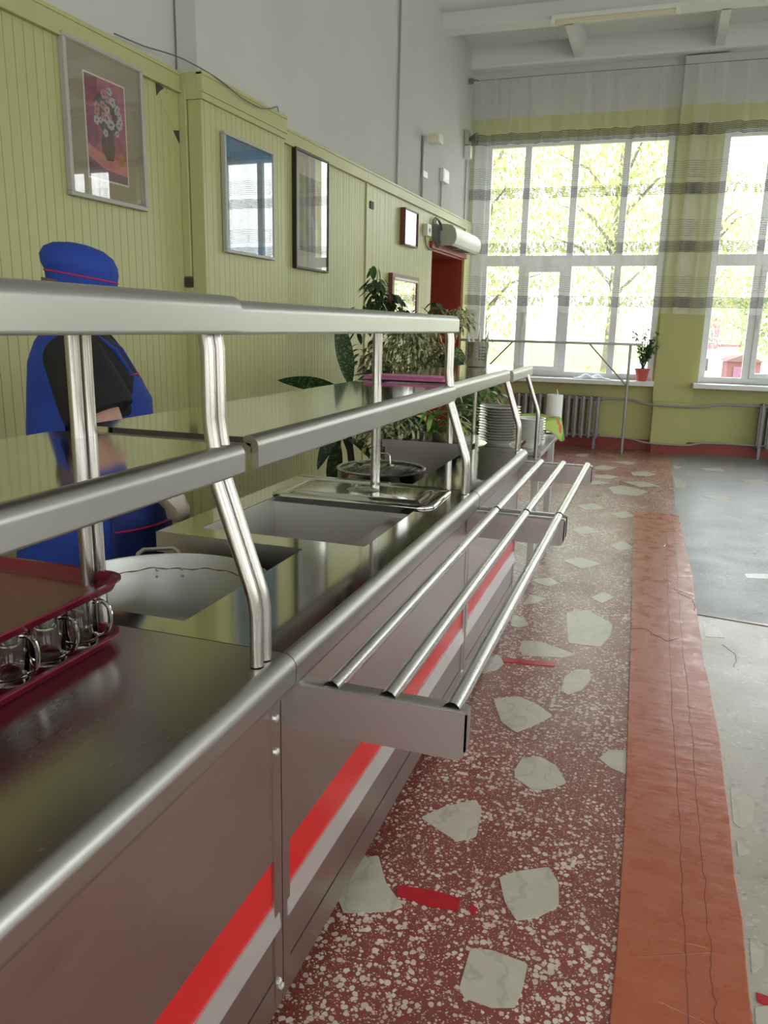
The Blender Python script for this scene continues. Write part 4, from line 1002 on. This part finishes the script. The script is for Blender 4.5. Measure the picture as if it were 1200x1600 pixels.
t,d=frame('framed_picture','large grey-framed flower print with a wide taupe mount, leftmost on the wall',3.345,2.325,0.55,0.66,0.0,0.02,0.03,FRAMEG,CARD)
# flower still life (generic): built in thin layers on the print
def disc(y,z,r,x,sy=1,seg=14): return [(y+r*math.cos(2*PI*k/seg)*sy,z+r*math.sin(2*PI*k/seg)) for k in range(seg)]
obj('print_border',MB().box(d,d+.001,-0.145,0.145,-0.235,0.215),PRW,t)
obj('print',MB().box(d+.001,d+.0016,-0.137,0.137,-0.227,0.207),paint('dusty_rose_print',(0.47,0.13,0.20),0.6,0.35,18),t)
c=paint('rose_table_print',(0.62,0.22,0.24),0.6,0.15,15)
obj('print_table',MB().prism([(-0.137,-0.09),(0.02,-0.13),(0.137,-0.12),(0.137,-0.19),(-0.03,-0.18),(-0.137,-0.14)],d+.0016,d+.0020,'x'),c,t)
obj('print_drape',MB().prism([(-0.137,0.207),(-0.05,0.207),(-0.07,0.05),(-0.05,-0.06),(-0.09,-0.10),(-0.137,-0.08)],d+.0016,d+.0020,'x'),paint('plum_drape_print',(0.30,0.07,0.14),0.6,0.3,12),t)
obj('print_shadowed_edge',MB().prism([(-0.137,-0.227),(0.137,-0.227),(0.137,-0.19),(-0.03,-0.18),(-0.137,-0.14)],d+.0016,d+.0019,'x'),paint('mauve_grey_print',(0.22,0.10,0.15),0.6,0.2,12),t)
obj('print_vase',MB().prism([(-0.02,-0.0),(0.04,-0.0),(0.045,-0.04),(0.055,-0.08),(0.035,-0.135),(-0.01,-0.14),(-0.04,-0.10),(-0.045,-0.06),(-0.03,-0.03)],d+.0020,d+.0025,'x'),paint('brown_vase_print',(0.12,0.07,0.055),0.6,0.3,20),t)
m=MB().prism(disc(0.095,-0.12,0.03,0,.8),d+.0020,d+.0025,'x'); obj('print_fruit',m,paint('ochre_fruit_print',(0.45,0.20,0.08),0.6,0.2,30),t)
m=MB().prism(disc(0.01,0.07,0.092,0,1.0,20),d+.0021,d+.0026,'x'); obj('print_greenery',m,paint('bouquet_shade_print',(0.12,0.10,0.07),0.6,0.5,30),t)
rnd=random.Random(3); m=MB(); m2=MB(); m3=MB()
for k in range(26):
    a=rnd.uniform(0,2*PI); rr=rnd.uniform(0.01,0.10); y=0.01+rr*math.cos(a); z=0.07+rr*math.sin(a)*1.0; r=rnd.uniform(.012,.02)
    tgt=m if k%3 else m2
    for q in range(5): b=q*2*PI/5+a; tgt.prism(disc(y+r*.7*math.cos(b),z+r*.7*math.sin(b),r*.55,0,1,8),d+.0026+k*2e-5,d+.0029+k*2e-5,'x')
    m3.prism(disc(y,z,r*.32,0,1,8),d+.0030,d+.0034,'x')
obj('print_pale_flowers',m,paint('pale_flower_print',(0.55,0.48,0.50),0.6,0.15,40),t); obj('print_pink_flowers',m2,paint('pink_flower_print',(0.55,0.25,0.24),0.6,0.15,40),t); obj('print_flower_hearts',m3,paint('violet_heart_print',(0.14,0.07,0.16),0.6),t)
# picture 2 on the pillar
t,d=frame('framed_picture','grey-framed blue picture on the projecting pillar, its glass reflecting a window',4.44,2.165,0.585,0.64,0.133,0.018,0.028,FRAMEG,paint('dim_blue_print',(0.10,0.16,0.22),0.6,0.3,3))
obj('blue_band',MB().box(d,d+.001,-0.28,0.28,0.20,0.30),paint('bright_blue_print',(0.03,0.20,0.45),0.5,0.3,14),t); obj('blue_band',MB().box(d,d+.001,-0.28,0.28,-0.30,-0.22),paint('lower_blue_print',(0.04,0.22,0.42),0.5,0.3,14),t)
# picture 3
t,d=frame('framed_picture','dark-framed pale landscape print with a white mount, right of the pillar',5.57,2.24,0.56,0.80,0.0,0.016,0.035,FRAMEB,CARDW)
obj('print',MB().box(d,d+.001,-0.19,0.17,-0.27,0.24),paint('faded_grey_green_print',(0.34,0.38,0.33),0.6,0.35,9),t); obj('print_figure',MB().prism([(0.03,0.21),(0.15,0.19),(0.14,-0.02),(0.06,-0.12),(0.02,0.05)],d+.001,d+.0015,'x'),paint('faded_plum_print',(0.33,0.18,0.20),0.6,0.3,12),t)
# small box frame, mirror frame
t,d=frame('framed_notice','small dark box-framed notice near the air heater',7.80,2.39,0.42,0.34,0.0,0.014,0.055,FRAMEM,CARDW)
obj('print_lines',MB().box(d,d+.001,-0.15,0.15,-0.11,0.11),PRW,t)
t,d=frame('framed_mirror','mahogany-framed mirror behind the ficus branches',7.70,1.72,0.82,0.44,0.0,0.06,0.045,FRAMEM,paint('mirror_silver',(0.85,0.86,0.86),0.05,0.0,metal=1.0))
m=MB(); a,b=.40,.22; fw=.022
for q in ((-a,a,b-.075,b-.055),(-a,a,-b+.055,-b+.075)): m.box(0.02,0.05,q[0],q[1],q[2],q[3])
obj('inner_moulding',MB().box(0.03,0.052,-.36,.36,.165,.185),WHITEPL,t)
# air curtain heater
t=wthing('air_curtain_heater','white air curtain heater mounted above the red doorway','air heater',9.42,2.43,0.0)
L0,L1=-0.56,0.62
pr=[(0.0,-0.09),(0.0,0.11),(0.03,0.125),(0.11,0.125),(0.165,0.11),(0.20,0.07),(0.215,0.02),(0.215,-0.03),(0.195,-0.075),(0.16,-0.095)]
obj('casing',MB().prism(pr,L0+0.012,L1-0.012,'y',smooth=True),WHITEPL,t,sharp=30)
obj('end_cap',MB().prism([(x*1.01,z*1.02) for x,z in pr],L0,L0+0.012,'y'),GREYPL,t,label='grey-green end plate'); obj('end_cap',MB().prism([(x*1.01,z*1.02) for x,z in pr],L1-0.012,L1,'y'),GREYPL,t)
m=MB(); m.box(0.05,0.14,L0+.1,L0+.45,-0.098,-0.0945); m.box(0.05,0.14,L0+.55,L0+.95,-0.098,-0.0945); obj('outlet_grille',m,S_DARK,t)
cb=MB(); q=[Vector((0.03,L0-0.0,0.06)),Vector((0.04,L0-.08,0.14)),Vector((0.03,L0-.2,0.18)),Vector((0.02,L0-.27,0.12)),Vector((0.03,L0-.25,-0.05)),Vector((0.025,L0-.12,-0.14)),Vector((0.02,L0-.05,-0.05)),Vector((0.03,L0-.12,0.12)),Vector((0.03,L0-.22,0.1)),Vector((0.02,L0-.2,-0.06)),Vector((0.02,L0-.1,-0.1)),Vector((0.02,L0-.02,-.04))]
cb.tube(smooth_path(q,4,5),0.007,8)
for k in range(3): cb.tube(smooth_path([v+Vector((0.008*k+.004,0.01*k,-0.008*k)) for v in q],4,5),0.005,6)
obj('cable_coil',cb,CABLE,t)
t=wthing('wall_thermostat','small white thermostat box on the panelling beside the heater cable','thermostat',8.40,2.44,0.0)
obj('box',MB().box(0,0.05,-0.075,0.075,-0.06,0.06),WHITEPL,t,bevel=0.006); obj('dial',MB().lathe([(0.02,0),(0.02,0.01),(0,0.01)],(0,0,0),16).map(lambda p:(0.05+p[2],p[0],p[1])),GREYPL,t)
obj('cable',MB().tube(smooth_path([(0.01,-.03,-.05),(0.01,0.0,-.14),(0.015,.12,-.19),(0.02,.25,-.17)]),0.006,8),CABLE,t)
# conduits and wall lamps
def conduit(y,z0,z1,label,r=0.012,off=-0.03):
    t=wthing('wall_conduit',label,'conduit',y,z0,off,'conduits on the white wall'); obj('pipe',MB().tube([(0.012,0,0),(0.012,0,z1-z0)],r,8),PIPE if r<.013 else CABLE,t); return t
conduit(7.52,2.735,4.65,'thin dark conduit climbing the white wall left of the floodlight',0.010)
conduit(8.30,2.735,3.34,'grey conduit rising to the white floodlight')
conduit(9.0,2.735,3.06,'short conduit below the small white switch box',0.009)
conduit(10.05,2.735,3.55,'conduit rising to the dark horn sensor in the wall corner',0.010)
t=wthing('wall_floodlight','small white floodlight on a bracket high on the white wall','floodlight',8.33,3.32,-0.03)
obj('bracket',MB().box(0,0.012,-0.02,0.02,-0.30,0.03).box(0.0,0.10,-0.012,0.012,0.015,0.03),WHITEPL,t)
obj('lamp_head',MB().box(0.06,0.20,-0.07,0.07,-0.055,0.035),WHITEPL,t,bevel=0.01); obj('lamp_glass',MB().box(0.075,0.185,-0.073,-0.069,-0.04,0.02),TUBEY,t)
obj('arm',MB().box(0.0,0.012,-0.02,0.16,-0.36,-0.30),WHITEPL,t)
t=wthing('wall_switch_box','small white switch box on the white wall above the heater','switch box',9.10,3.09,-0.035)
obj('box',MB().box(0,0.045,-0.12,0.12,-0.07,0.07),WHITEPL,t,bevel=0.008); obj('face',MB().box(0.045,0.048,-0.09,0.09,-0.04,0.04),PVC,t)
t=wthing('horn_siren','small dark siren with a pale box below, in the far wall corner','siren',10.0,3.66,-0.03)
obj('horn',MB().lathe([(0.02,0),(0.03,0.05),(0.07,0.12),(0.075,0.125),(0.0,0.10)],(0,0,0),20).map(lambda p:(0.02+p[2],p[0],p[1])),CABLE,t); obj('box',MB().box(0,0.08,-0.05,0.05,-0.22,-0.08),WHITEPL,t,bevel=0.006)
obj('mount',MB().box(0,0.05,-.06,.06,-.07,.09),GREYPL,t,bevel=.006)
# loose wire over the pillar
q=[(0.004,3.45,2.76),(0.006,3.66,2.77),(0.02,3.83,2.79),(0.05,3.93,2.79),(0.14,3.98,2.745),(0.165,4.12,2.725),(0.168,4.33,2.69),(0.168,4.55,2.69),(0.165,4.68,2.72),(0.15,4.80,2.765),(0.12,4.86,2.765),(0.11,4.90,2.745)]
single('loose_wire',MB().tube([wmap(p) for p in smooth_path(q,3,5)],0.0035,6),CABLE,'thin loose wire looping over the top of the pillar panelling','wire',(wx(4.0,0.1),4.0,2.75))
m=MB().box(-0.0,0.004,0,0.22,0,0.30); t=single('paper_notice',MB().box(-0.58,-0.36,DY1-0.034,DY1-0.030,1.36,1.66).map(lambda p:(wx(p[1],p[0]),p[1],p[2])),PAPER,'white paper notice taped to the red door reveal','paper notice',(wx(DY1,-.45),DY1-0.032,1.5))

# ================================================================== PLANTS behind the counter
def pot(t,r,h,mat,z=0.0):
    obj('pot',MB().lathe([(0,0),(r*.72,0),(r*.76,0.01),(r*.97,h*.86),(r*1.05,h*.87),(r*1.05,h),(r*.95,h),(r*.9,h*.88),(0,h*.87)],(0,0,z),28),mat,t)
    obj('soil',MB().lathe([(r*.92,h*.89),(0,h*.91)],(0,0,z),24),SOIL,t)
# dieffenbachia, big spotted leaves
t=thing('dieffenbachia','dieffenbachia with long dark spotted leaves on thick canes, nearest the yellow-green wall','potted plant',(-1.86,4.62,0.0))
pot(t,0.17,0.30,POTB)
st=MB(); st.tube([(0.05,0,0.26),(0.06,0.02,0.6),(0.03,0,0.9),(0.05,0,1.1)],[0.025,0.022,0.02,0.016],10); st.tube([(-0.03,0.05,0.26),(-0.05,0.06,0.7),(-0.02,0.05,0.95)],[0.02,0.018,0.014],10); st.tube([(0.06,0.02,0.62),(0.0,-0.02,0.80),(-0.08,0,0.88)],0.009,8)
obj('canes',st,TRUNK,t)
lf=MB()
S=lambda *p: Vector(p)
def big(base,d,L,w,bend,side=None,tg=None): (tg or lf).leaf(base,d,L,w,bend,0.12,n=10,side=side)
vd=Vector((0.60,-0.77,0))    # towards the aisle
rt=Vector((0.78,0.62,0))     # roughly picture right
big((0.0,0,1.05),-rt*0.95+S(0,0,0.32),0.42,0.13,0.3,side=S(0.2,-.4,.8))
big((0.05,0,1.10),-rt*0.18+S(0,0,1),0.46,0.13,0.1,side=rt*1.0+S(.1,-.4,0))
big((0.06,0,1.08),rt*0.5+vd*.3+S(0,0,0.6),0.36,0.12,0.8)
big((-0.02,0.05,0.95),-rt*0.7+vd*.3+S(0,0,0.1),0.34,0.12,0.9,side=S(.3,-.3,.8))
big((0.0,0,0.92),-rt*0.35+S(0,0,-0.75),0.40,0.12,0.1,side=rt+S(0,-.3,0))
big((-0.03,0,0.72),-rt*0.12+S(0,0,-0.9),0.34,0.12,0.0,side=rt+S(.1,-.2,0))
for k in range(6):
    a=k*1.05+.3; big((0.03,0.0,1.0-0.05*k),S(math.cos(a),math.sin(a),0.25),0.34,0.11,0.9)
obj('leaves',lf,L_DIEF,t)
# tall ficus behind
def bushy(name,label,loc,pr,ph,pm,ph_,trunkpts,blobs,lm,ls,lw,n,seed,bend=.6,pedestal=None):
    t=thing(name,label,'potted plant',loc); pot(t,pr,ph,pm,0)
    if pedestal: pass
    st=MB(); 
    for tp,r0 in trunkpts: st.tube(tp,[r0*(1-.7*i/(len(tp)-1)) for i in range(len(tp))],8)
    rnd=random.Random(seed); lf=MB()
    for (c,R,q) in blobs:
        c=Vector(c)
        for k in range(q):
            u=Vector((rnd.gauss(0,1),rnd.gauss(0,1),rnd.gauss(0,1))).normalized(); f=rnd.random()**.35
            p=c+Vector((u.x*R[0],u.y*R[1],u.z*R[2]))*f
            d=Vector((u.x*.8+rnd.uniform(-.5,.5),u.y*.8+rnd.uniform(-.5,.5),rnd.uniform(-1.0,.25)))
            lf.leaf(p,d,ls*rnd.uniform(.7,1.25),lw*rnd.uniform(.8,1.2),bend,.2,n=4)
        for k in range(5):
            u=Vector((rnd.gauss(0,1),rnd.gauss(0,1),rnd.gauss(0,1))).normalized()
            st.tube([c-Vector((0,0,R[2]*.9)),c,c+Vector((u.x*R[0],u.y*R[1],u.z*R[2]))*.8],[.006,.004,.002],6)
    obj('stems',st,TRUNK,t); obj('foliage',lf,lm,t); return t
bushy('ficus_tree','tall dark-leaved ficus reaching up the wall beside the mirror',(-2.14,6.0,0.0),0.16,0.28,POTB,0,[([(0,0,.25),(.05,.02,.8),(.0,.05,1.3),(.0,.0,1.75)],.02)],
 [((-0.12,-0.05,1.50),(.17,.17,.12),75),((0.10,0,1.60),(.13,.13,.14),80),((0.02,-0.05,1.76),(.07,.07,.15),40),((0.28,0.05,1.48),(.16,.16,.14),90),((0.5,0.0,1.56),(.10,.1,.10),28),((0.0,0,1.2),(.2,.2,.2),50)],L_FIC,.10,.055,0,21)
bushy('variegated_ficus','dense ficus with cream-edged drooping leaves in the middle of the plant group',(-1.66,5.45,0.0),0.18,0.30,POTW,0,[([(0,0,.25),(.02,0,.7),(.05,.0,1.1)],.022),([(0.03,0,.25),(-.02,.03,.7),(.0,.0,1.1)],.016)],
 [((0.0,0,1.33),(.27,.27,.20),700),((0.10,0.05,1.15),(.22,.22,.17),380),((0.28,0.15,1.52),(.12,.12,.09),130),((-.28,0,1.22),(.12,.12,.16),130)],L_VAR,.075,.02,0,22,bend=1.0)
bushy('variegated_ficus','lower cream-leaved ficus beneath the shelf, left of the bright dracaena',(-1.55,4.55,0.0),0.15,0.26,POTB,0,[([(0,0,.22),(.02,0,.5),(.0,.0,.75)],.014)],
 [((0.02,0,.82),(.20,.18,.13),330),((0.1,0.1,.66),(.2,.2,.12),160)],L_VAR,.075,.02,0,23,bend=1.0)
bushy('rubber_plant','dark glossy broad-leaved plant below the variegated crown',(-1.62,5.0,0.0),0.14,0.26,POTB,0,[([(0,0,.22),(0,0,.6),(.0,.0,1.0)],.016)],
 [((-0.05,0,1.12),(.20,.16,.05),34),((0.0,0,.8),(.18,.18,.15),50),((0.32,0.1,1.2),(.06,.06,.14),26)],L_DRK,.16,.09,0,24)
# dracaena / spider plant with arching strap leaves
t=thing('dracaena','bright green dracaena with arching strap leaves beside the plate stack','potted plant',(-1.34,4.95,0.0)); pot(t,0.14,0.30,POTR)
st=MB().tube([(0,0,.27),(0,0,.55),(0.0,0,.86)],[.018,.015,.012],8); obj('cane',st,TRUNK,t)
rnd=random.Random(9); lf=MB()
for k in range(64):
    a=rnd.uniform(0,2*PI); e=rnd.uniform(.2,1.5); lf.leaf((0,0,rnd.uniform(.70,.90)),(math.cos(a),math.sin(a),e),rnd.uniform(.28,.46),rnd.uniform(.030,.048),1.7,.25,n=9)
obj('leaves',lf,L_SPI,t)
bushy('trailing_plant','green small-leaved plant standing behind the plate stack by the window wall',(-1.45,6.6,0.0),0.16,0.3,POTR,0,[([(0,0,.25),(.0,0,.6),(.0,.0,1.0)],.014)],
 [((0.0,0,.90),(.24,.2,.14),170),((0.05,0,.66),(.26,.22,.14),120)],L_SILL,.10,.05,0,25)
bushy('spotted_leaf_plant','single broad spotted green leaf standing in front of the red doorway',(-1.80,7.25,0.0),0.13,0.26,POTR,0,[([(0,0,.22),(0,0,.7),(.02,.0,1.10)],.012)],
 [((0.0,0,.85),(.14,.14,.12),14)],L_DIEF,.20,.10,0,26)
tt=[o for o in bpy.data.objects if o.name.startswith('spotted_leaf_plant')][0]
lf=MB().leaf((0.02,0,1.08),(0.05,0.02,1),0.20,0.19,0.1,.1,n=9,side=(0.95,0.3,0)); obj('tall_leaf',lf,leafmat('yellow_spotted_leaf',(0.03,0.12,0.015),(0.24,0.30,0.06),60,0.55,0.04),tt)

# ================================================================== PERSON
def build_person():
    TH=math.radians(30)
    P=thing('person','person in blue cap, black shirt and blue apron standing behind the counter by the pot','person',(-1.82,2.19,0.0),TH)
    # local: +x facing, +y her left. She stands upright, head slightly bowed, forearms forward over the counter.
    def ring(cx,cy,z,ax,ay,n=24,tilt=0):
        return [(cx+ax*math.cos(2*PI*k/n),cy+ay*math.sin(2*PI*k/n),z+tilt*math.cos(2*PI*k/n)) for k in range(n)]
    body=MB()
    # torso
    body.loft([ring(0.01,0,0.80,.17,.19),ring(0.01,0,0.88,.18,.20),ring(0.02,0,0.98,.18,.195),ring(0.03,0,1.08,.175,.185),ring(0.03,0,1.18,.165,.185),ring(0.02,0,1.28,.145,.19),ring(0.0,0,1.36,.11,.175),ring(0.0,0,1.41,.075,.11),ring(0.0,0,1.43,.06,.065),ring(0.01,0,1.48,.055,.058)])
    for s in (-1,1):
        body.tube([(0.0,s*.10,0.92),(0.01,s*.10,.80),(0.01,s*.10,.50),(0.0,s*.10,.28),(-.02,s*.10,.08)],[.12,.125,.085,.07,.045],16)
        body.loft([[(x+.04,s*.10+y,z) for x,y,z in ring(0,0,zz,a,b,16)] for zz,a,b in ((0.0,.11,.042),(.03,.12,.047),(.06,.09,.042),(.09,.05,.04))])
    # head
    hc=Vector((0.015,0,1.540)); tilt=0.16
    R_=Matrix.Rotation(tilt,3,'Y')
    hv=[];N,Mm=32,24
    hd=MB()
    rings=[]
    for i in range(1,Mm):
        ph=PI*i/Mm; zz=math.cos(ph); rr=math.sin(ph); rg=[]
        for k in range(N):
            th=2*PI*k/N; x=rr*math.cos(th)*.098; y=rr*math.sin(th)*.078; z=zz*.118
            if z<0: # jaw narrows
                kk=1+z/.118*.30; y*=kk; x=x*(1+z/.118*.12)+(-z)*.10
            if x>0:
                # brow, eye sockets, cheeks, nose, mouth, chin
                x+=.006*math.exp(-((z-.022)/.012)**2)
                for sy in (-1,1):
                    x-=.012*math.exp(-((z-.002)/.015)**2-((y-sy*.032)/.017)**2)
                    x+=.006*math.exp(-((z+.030)/.02)**2-((y-sy*.038)/.018)**2)
                x+=.030*math.exp(-((z+.026)/.016)**2-(y/.011)**2)+.014*math.exp(-((z+.005)/.02)**2-(y/.009)**2)
                x+=.007*math.exp(-((z+.060)/.010)**2-(y/.024)**2)-.005*math.exp(-((z+.061)/.003)**2-(y/.022)**2)
                x+=.008*math.exp(-((z+.092)/.014)**2-(y/.02)**2)
            rg.append(tuple(hc+R_@Vector((x,y,z))))
        rings.append(rg)
    body.loft(rings)
    for s in (-1,1):
        e=MB(); body.tube([tuple(hc+R_@Vector(p)) for p in ((-.005,s*.072,-.03),(-.012,s*.082,-.012),(-.012,s*.086,.010),(-.002,s*.080,.020))],[.008,.010,.011,.007],8)
    # arms: right arm (y negative) seen from the camera
    def arm(s):
        sh=Vector((0.01,s*.185,1.35)); el=Vector((0.12,s*.235,1.095)); wr=Vector((0.245,s*.17,0.93)); 
        body.tube([sh+Vector((0,-s*.06,.0)),sh,sh.lerp(el,.35),sh.lerp(el,.7),el,el.lerp(wr,.15),el.lerp(wr,.5),wr],[.06,.068,.065,.058,.050,.049,.041,.028],16)
        return wr,(wr-el).normalized()
    hands=[]
    for s in (-1,1):
        wr,d=arm(s)
        side=Vector((0,0,1)).cross(d).normalized()*(1 if s>0 else -1)  # thumb side points inward
        inw=Vector((0,-s,0)); inw=(inw-d*inw.dot(d)).normalized(); dn=d.cross(inw).normalized(); 
        if dn.z>0: dn=-dn
        pc=wr+d*.05
        body.loft([[tuple(wr+d*t+inw*(a*math.cos(u))+dn*(b*math.sin(u))) for u in [2*PI*k/12 for k in range(12)]] for t,a,b in ((-.01,.026,.020),(.02,.034,.017),(.05,.041,.015),(.085,.040,.013),(.095,.034,.010))])
        for f,(off,L) in enumerate(((.028,.072),(.010,.080),(-.009,.074),(-.027,.058))):
            b0=wr+d*.082+inw*off; p1=b0+d*(L*.45)+dn*.010; p2=p1+(d*.6+dn*.8).normalized()*L*.32; p3=p2+(d*.1+dn*1.0).normalized()*L*.25
            body.tube([b0-d*.012,b0,p1,p2,p3],[.0085,.0088,.0084,.0076,.0062],8)
        b0=wr+d*.025+inw*.030; body.tube([b0-inw*.01,b0,b0+(d*.7+inw*.7+dn*.3).normalized()*.035,b0+(d*.9+inw*.35+dn*.5).normalized()*.062],[.011,.011,.0095,.007],8)
        hands.append((wr,d,inw,dn))
    o=obj('body',body,SKIN,P)
    rm=o.modifiers.new('remesh','REMESH'); rm.mode='VOXEL'; rm.voxel_size=0.0045; rm.use_smooth_shade=True
    sm=o.modifiers.new('smooth','SMOOTH'); sm.factor=.5; sm.iterations=2
    # T-shirt: torso shell + short sleeves
    sh=MB()
    sh.loft([ring(0.02,0,0.93,.195,.21),ring(0.03,0,1.05,.192,.20),ring(0.035,0,1.18,.18,.198),ring(0.02,0,1.28,.158,.202),ring(0.0,0,1.36,.125,.188),ring(0.0,0,1.405,.092,.135),ring(0.005,0,1.425,.075,.09)])
    for s in (-1,1):
        a=Vector((0.01,s*.185,1.345)); b=Vector((0.12,s*.235,1.085))
        sh.tube([a+Vector((0,-s*.09,.0)),a+Vector((0,0,0)),a.lerp(b,.3),a.lerp(b,.55),a.lerp(b,.68)],[.07,.092,.104,.112,.110],20)
    o=obj('t_shirt',sh,SHIRT,P,label='black short-sleeved shirt'); rm=o.modifiers.new('remesh','REMESH'); rm.mode='VOXEL'; rm.voxel_size=0.007; rm.use_smooth_shade=True
    sm=o.modifiers.new('smooth','SMOOTH'); sm.factor=.5; sm.iterations=6
    # blue tabard apron: back + front shell open at the sides for the arms
    n=48
    def apr(u0,u1,nu,rows):
        def f(u,v):
            a=u0+(u1-u0)*u; i=v*(len(rows)-1); j=min(int(i),len(rows)-2); k=i-j
            r0,r1=rows[j],rows[j+1]; q=[r0[t]*(1-k)+r1[t]*k for t in range(4)]
            wv=.006*math.sin(a*14)*max(0,(1.0-q[1]))
            return (q[0]+(q[2]+wv)*math.cos(a),(q[3]+wv)*math.sin(a),q[1])
        return MB().grid(f,nu,30)
    rows_skirt=[(0.0,0.36,.27,.26),(0.0,0.55,.26,.255),(0.01,0.75,.245,.25),(0.015,0.90,.225,.235),(0.03,1.00,.215,.22)]
    o=obj('apron_skirt',apr(0,2*PI,60,rows_skirt),BLUE,P,label='royal blue apron skirt',solid=0.004,sharp=80) if False else None
    o=obj('apron',apr(math.radians(60),math.radians(300),60,rows_skirt),BLUE,P,label='royal blue tabard back and sides',solid=0.004,sharp=80)
    fr_rows=[(0.012,0.36,.272,.262),(0.012,0.55,.262,.257),(0.022,0.75,.247,.252),(0.027,0.90,.230,.237),(0.04,1.00,.222,.222)]
    obj('apron_front',apr(math.radians(-72),math.radians(72),40,fr_rows),NAVY,P,label='dark blue front panel with pocket',solid=0.004,sharp=80)
    rows_b=[(0.03,1.00,.216,.222),(0.03,1.12,.210,.214),(0.025,1.22,.196,.212),(0.01,1.32,.170,.205),(0.0,1.385,.135,.175),(0.0,1.425,.105,.125)]
    obj('apron_back',apr(math.radians(105),math.radians(255),40,rows_b),BLUE,P,label='royal blue back with wide armhole',solid=0.005,sharp=80)
    rows_c=[(0.03,1.00,.205,.222),(0.025,1.12,.196,.20),(0.03,1.20,.190,.18),(0.02,1.28,.158,.15)]
    obj('apron_bib',apr(math.radians(-58),math.radians(58),30,rows_c),BLUE,P,label='blue apron bib',solid=0.005,sharp=80)
    for z,ax,ay,a0,a1,cx in ((0.79,.253,.256,-70,68,.024),(1.283,.160,.152,-58,58,.02)):
        pp=MB().tube([(cx+ax*math.cos(a),ay*math.sin(a),z) for a in [math.radians(a0+(a1-a0)*i/30) for i in range(31)]],0.0035,6)
        obj('piping',pp,PIPING,P,label='crimson piping')
    # collar and shoulder straps
    st=MB()
    for s in (-1,1): st.tube([(0.165,s*.06,1.28),(0.12,s*.07,1.36),(0.03,s*.075,1.435),(-.06,s*.07,1.42),(-.11,s*.08,1.38)],0.009,8)
    obj('apron_strap',st,BLUE,P)
    # cap
    cp=MB(); rings=[]
    def cr(z,ax,ay,cx=0.0,tl=0): return [tuple(hc+R_@Vector((cx+ax*math.cos(2*PI*k/32)*(1+.015*math.sin(k*3.1)),ay*math.sin(2*PI*k/32),z))) for k in range(32)]
    cp.loft([cr(.000,.108,.088,.0),cr(.03,.111,.091,.0),cr(.055,.113,.095,-.004),cr(.075,.120,.104,-.010),cr(.10,.120,.104,-.016),cr(.125,.106,.092,-.020),cr(.143,.076,.066,-.022),cr(.152,.03,.03,-.022)])
    c_=obj('cap',cp,BLUE,P,label='royal blue cap with crimson piping',sharp=80)
    obj('cap_piping',MB().tube(cr(.052,.1135,.0955,-.004)+cr(.052,.1135,.0955,-.004)[:1],0.0028,6),PIPING,c_)
    # cloth neck flap hanging from cap
    def flap(u,v):
        a=math.radians(125+110*u); r=.10-.0*v; p=hc+R_@Vector((r*math.cos(a)-.012*v,(.085+.02*v)*math.sin(a),.03-.17*v)); return tuple(p)
    obj('cap_neck_flap',MB().grid(flap,16,8),BLUE,P,solid=0.003,sharp=80)
    hr=MB(); hr.loft([[tuple(hc+R_@Vector((-.012+a*math.cos(2*PI*k/28),b*math.sin(2*PI*k/28),z))) for k in range(28)] for z,a,b in ((.03,.099,.081),(.0,.097,.082),(-.03,.088,.078),(-.055,.07,.066),(-.07,.045,.045))])
    hr.v=[(v[0]-.014,v[1],v[2]) for v in hr.v]
    obj('hair',hr,HAIR,P)
    ey=MB()
    for s in (-1,1):
        ey.lathe([(0,-.006),(.006,-.004),(.008,0),(.006,.004),(0,.006)],tuple(hc+R_@Vector((.086,s*.032,.002))),12)
    obj('eyes',ey,BLACK,P)
    br=MB()
    for s in (-1,1): br.tube([tuple(hc+R_@Vector(p)) for p in ((.094,s*.016,.022),(.094,s*.032,.027),(.086,s*.048,.022))],.0025,6)
    obj('eyebrows',br,HAIR,P)
    obj('mouth',MB().tube([tuple(hc+R_@Vector(p)) for p in ((.098,-.020,-.0605),(.106,0,-.0600),(.098,.020,-.0605))],.0028,6),paint('lips',(.48,.17,.15),.5),P)
    # trousers and shoes
    tr=MB(); 
    for s in (-1,1): tr.tube([(0.01,s*.10,.88),(0.01,s*.10,.7),(0.01,s*.10,.50),(0.0,s*.10,.28),(-.02,s*.10,.10)],[.14,.135,.105,.09,.085],18)
    obj('trousers',tr,SHIRT,P)
    for s in (-1,1): obj('shoe',MB().loft([[(x+.04,s*.10+y,z) for x,y,z in ring(0,0,zz,a,b,18)] for zz,a,b in ((0.0,.125,.050),(.03,.13,.054),(.07,.10,.050),(.10,.06,.048))]),BLACK,P)
    # crinkled glove over the right hand
    wr,d,inw,dn=hands[0]
    gv=MB(); rnd=random.Random(4)
    gr=[]
    for t_,a,b in ((-.05,.040,.036),(-.02,.048,.040),(.02,.052,.038),(.05,.056,.036),(.08,.052,.040),(.11,.046,.040),(.135,.040,.036),(.155,.02,.02)):
        gr.append([tuple(wr+d*t_+dn*(0.012 if t_>.08 else 0)+inw*(a*math.cos(u)*rnd.uniform(.88,1.12))+dn*(b*math.sin(u)*rnd.uniform(.88,1.12))) for u in [2*PI*k/14 for k in range(14)]])
    gv.loft(gr); obj('glove',gv,GLOVE,P,label='crumpled beige plastic glove')
build_person()
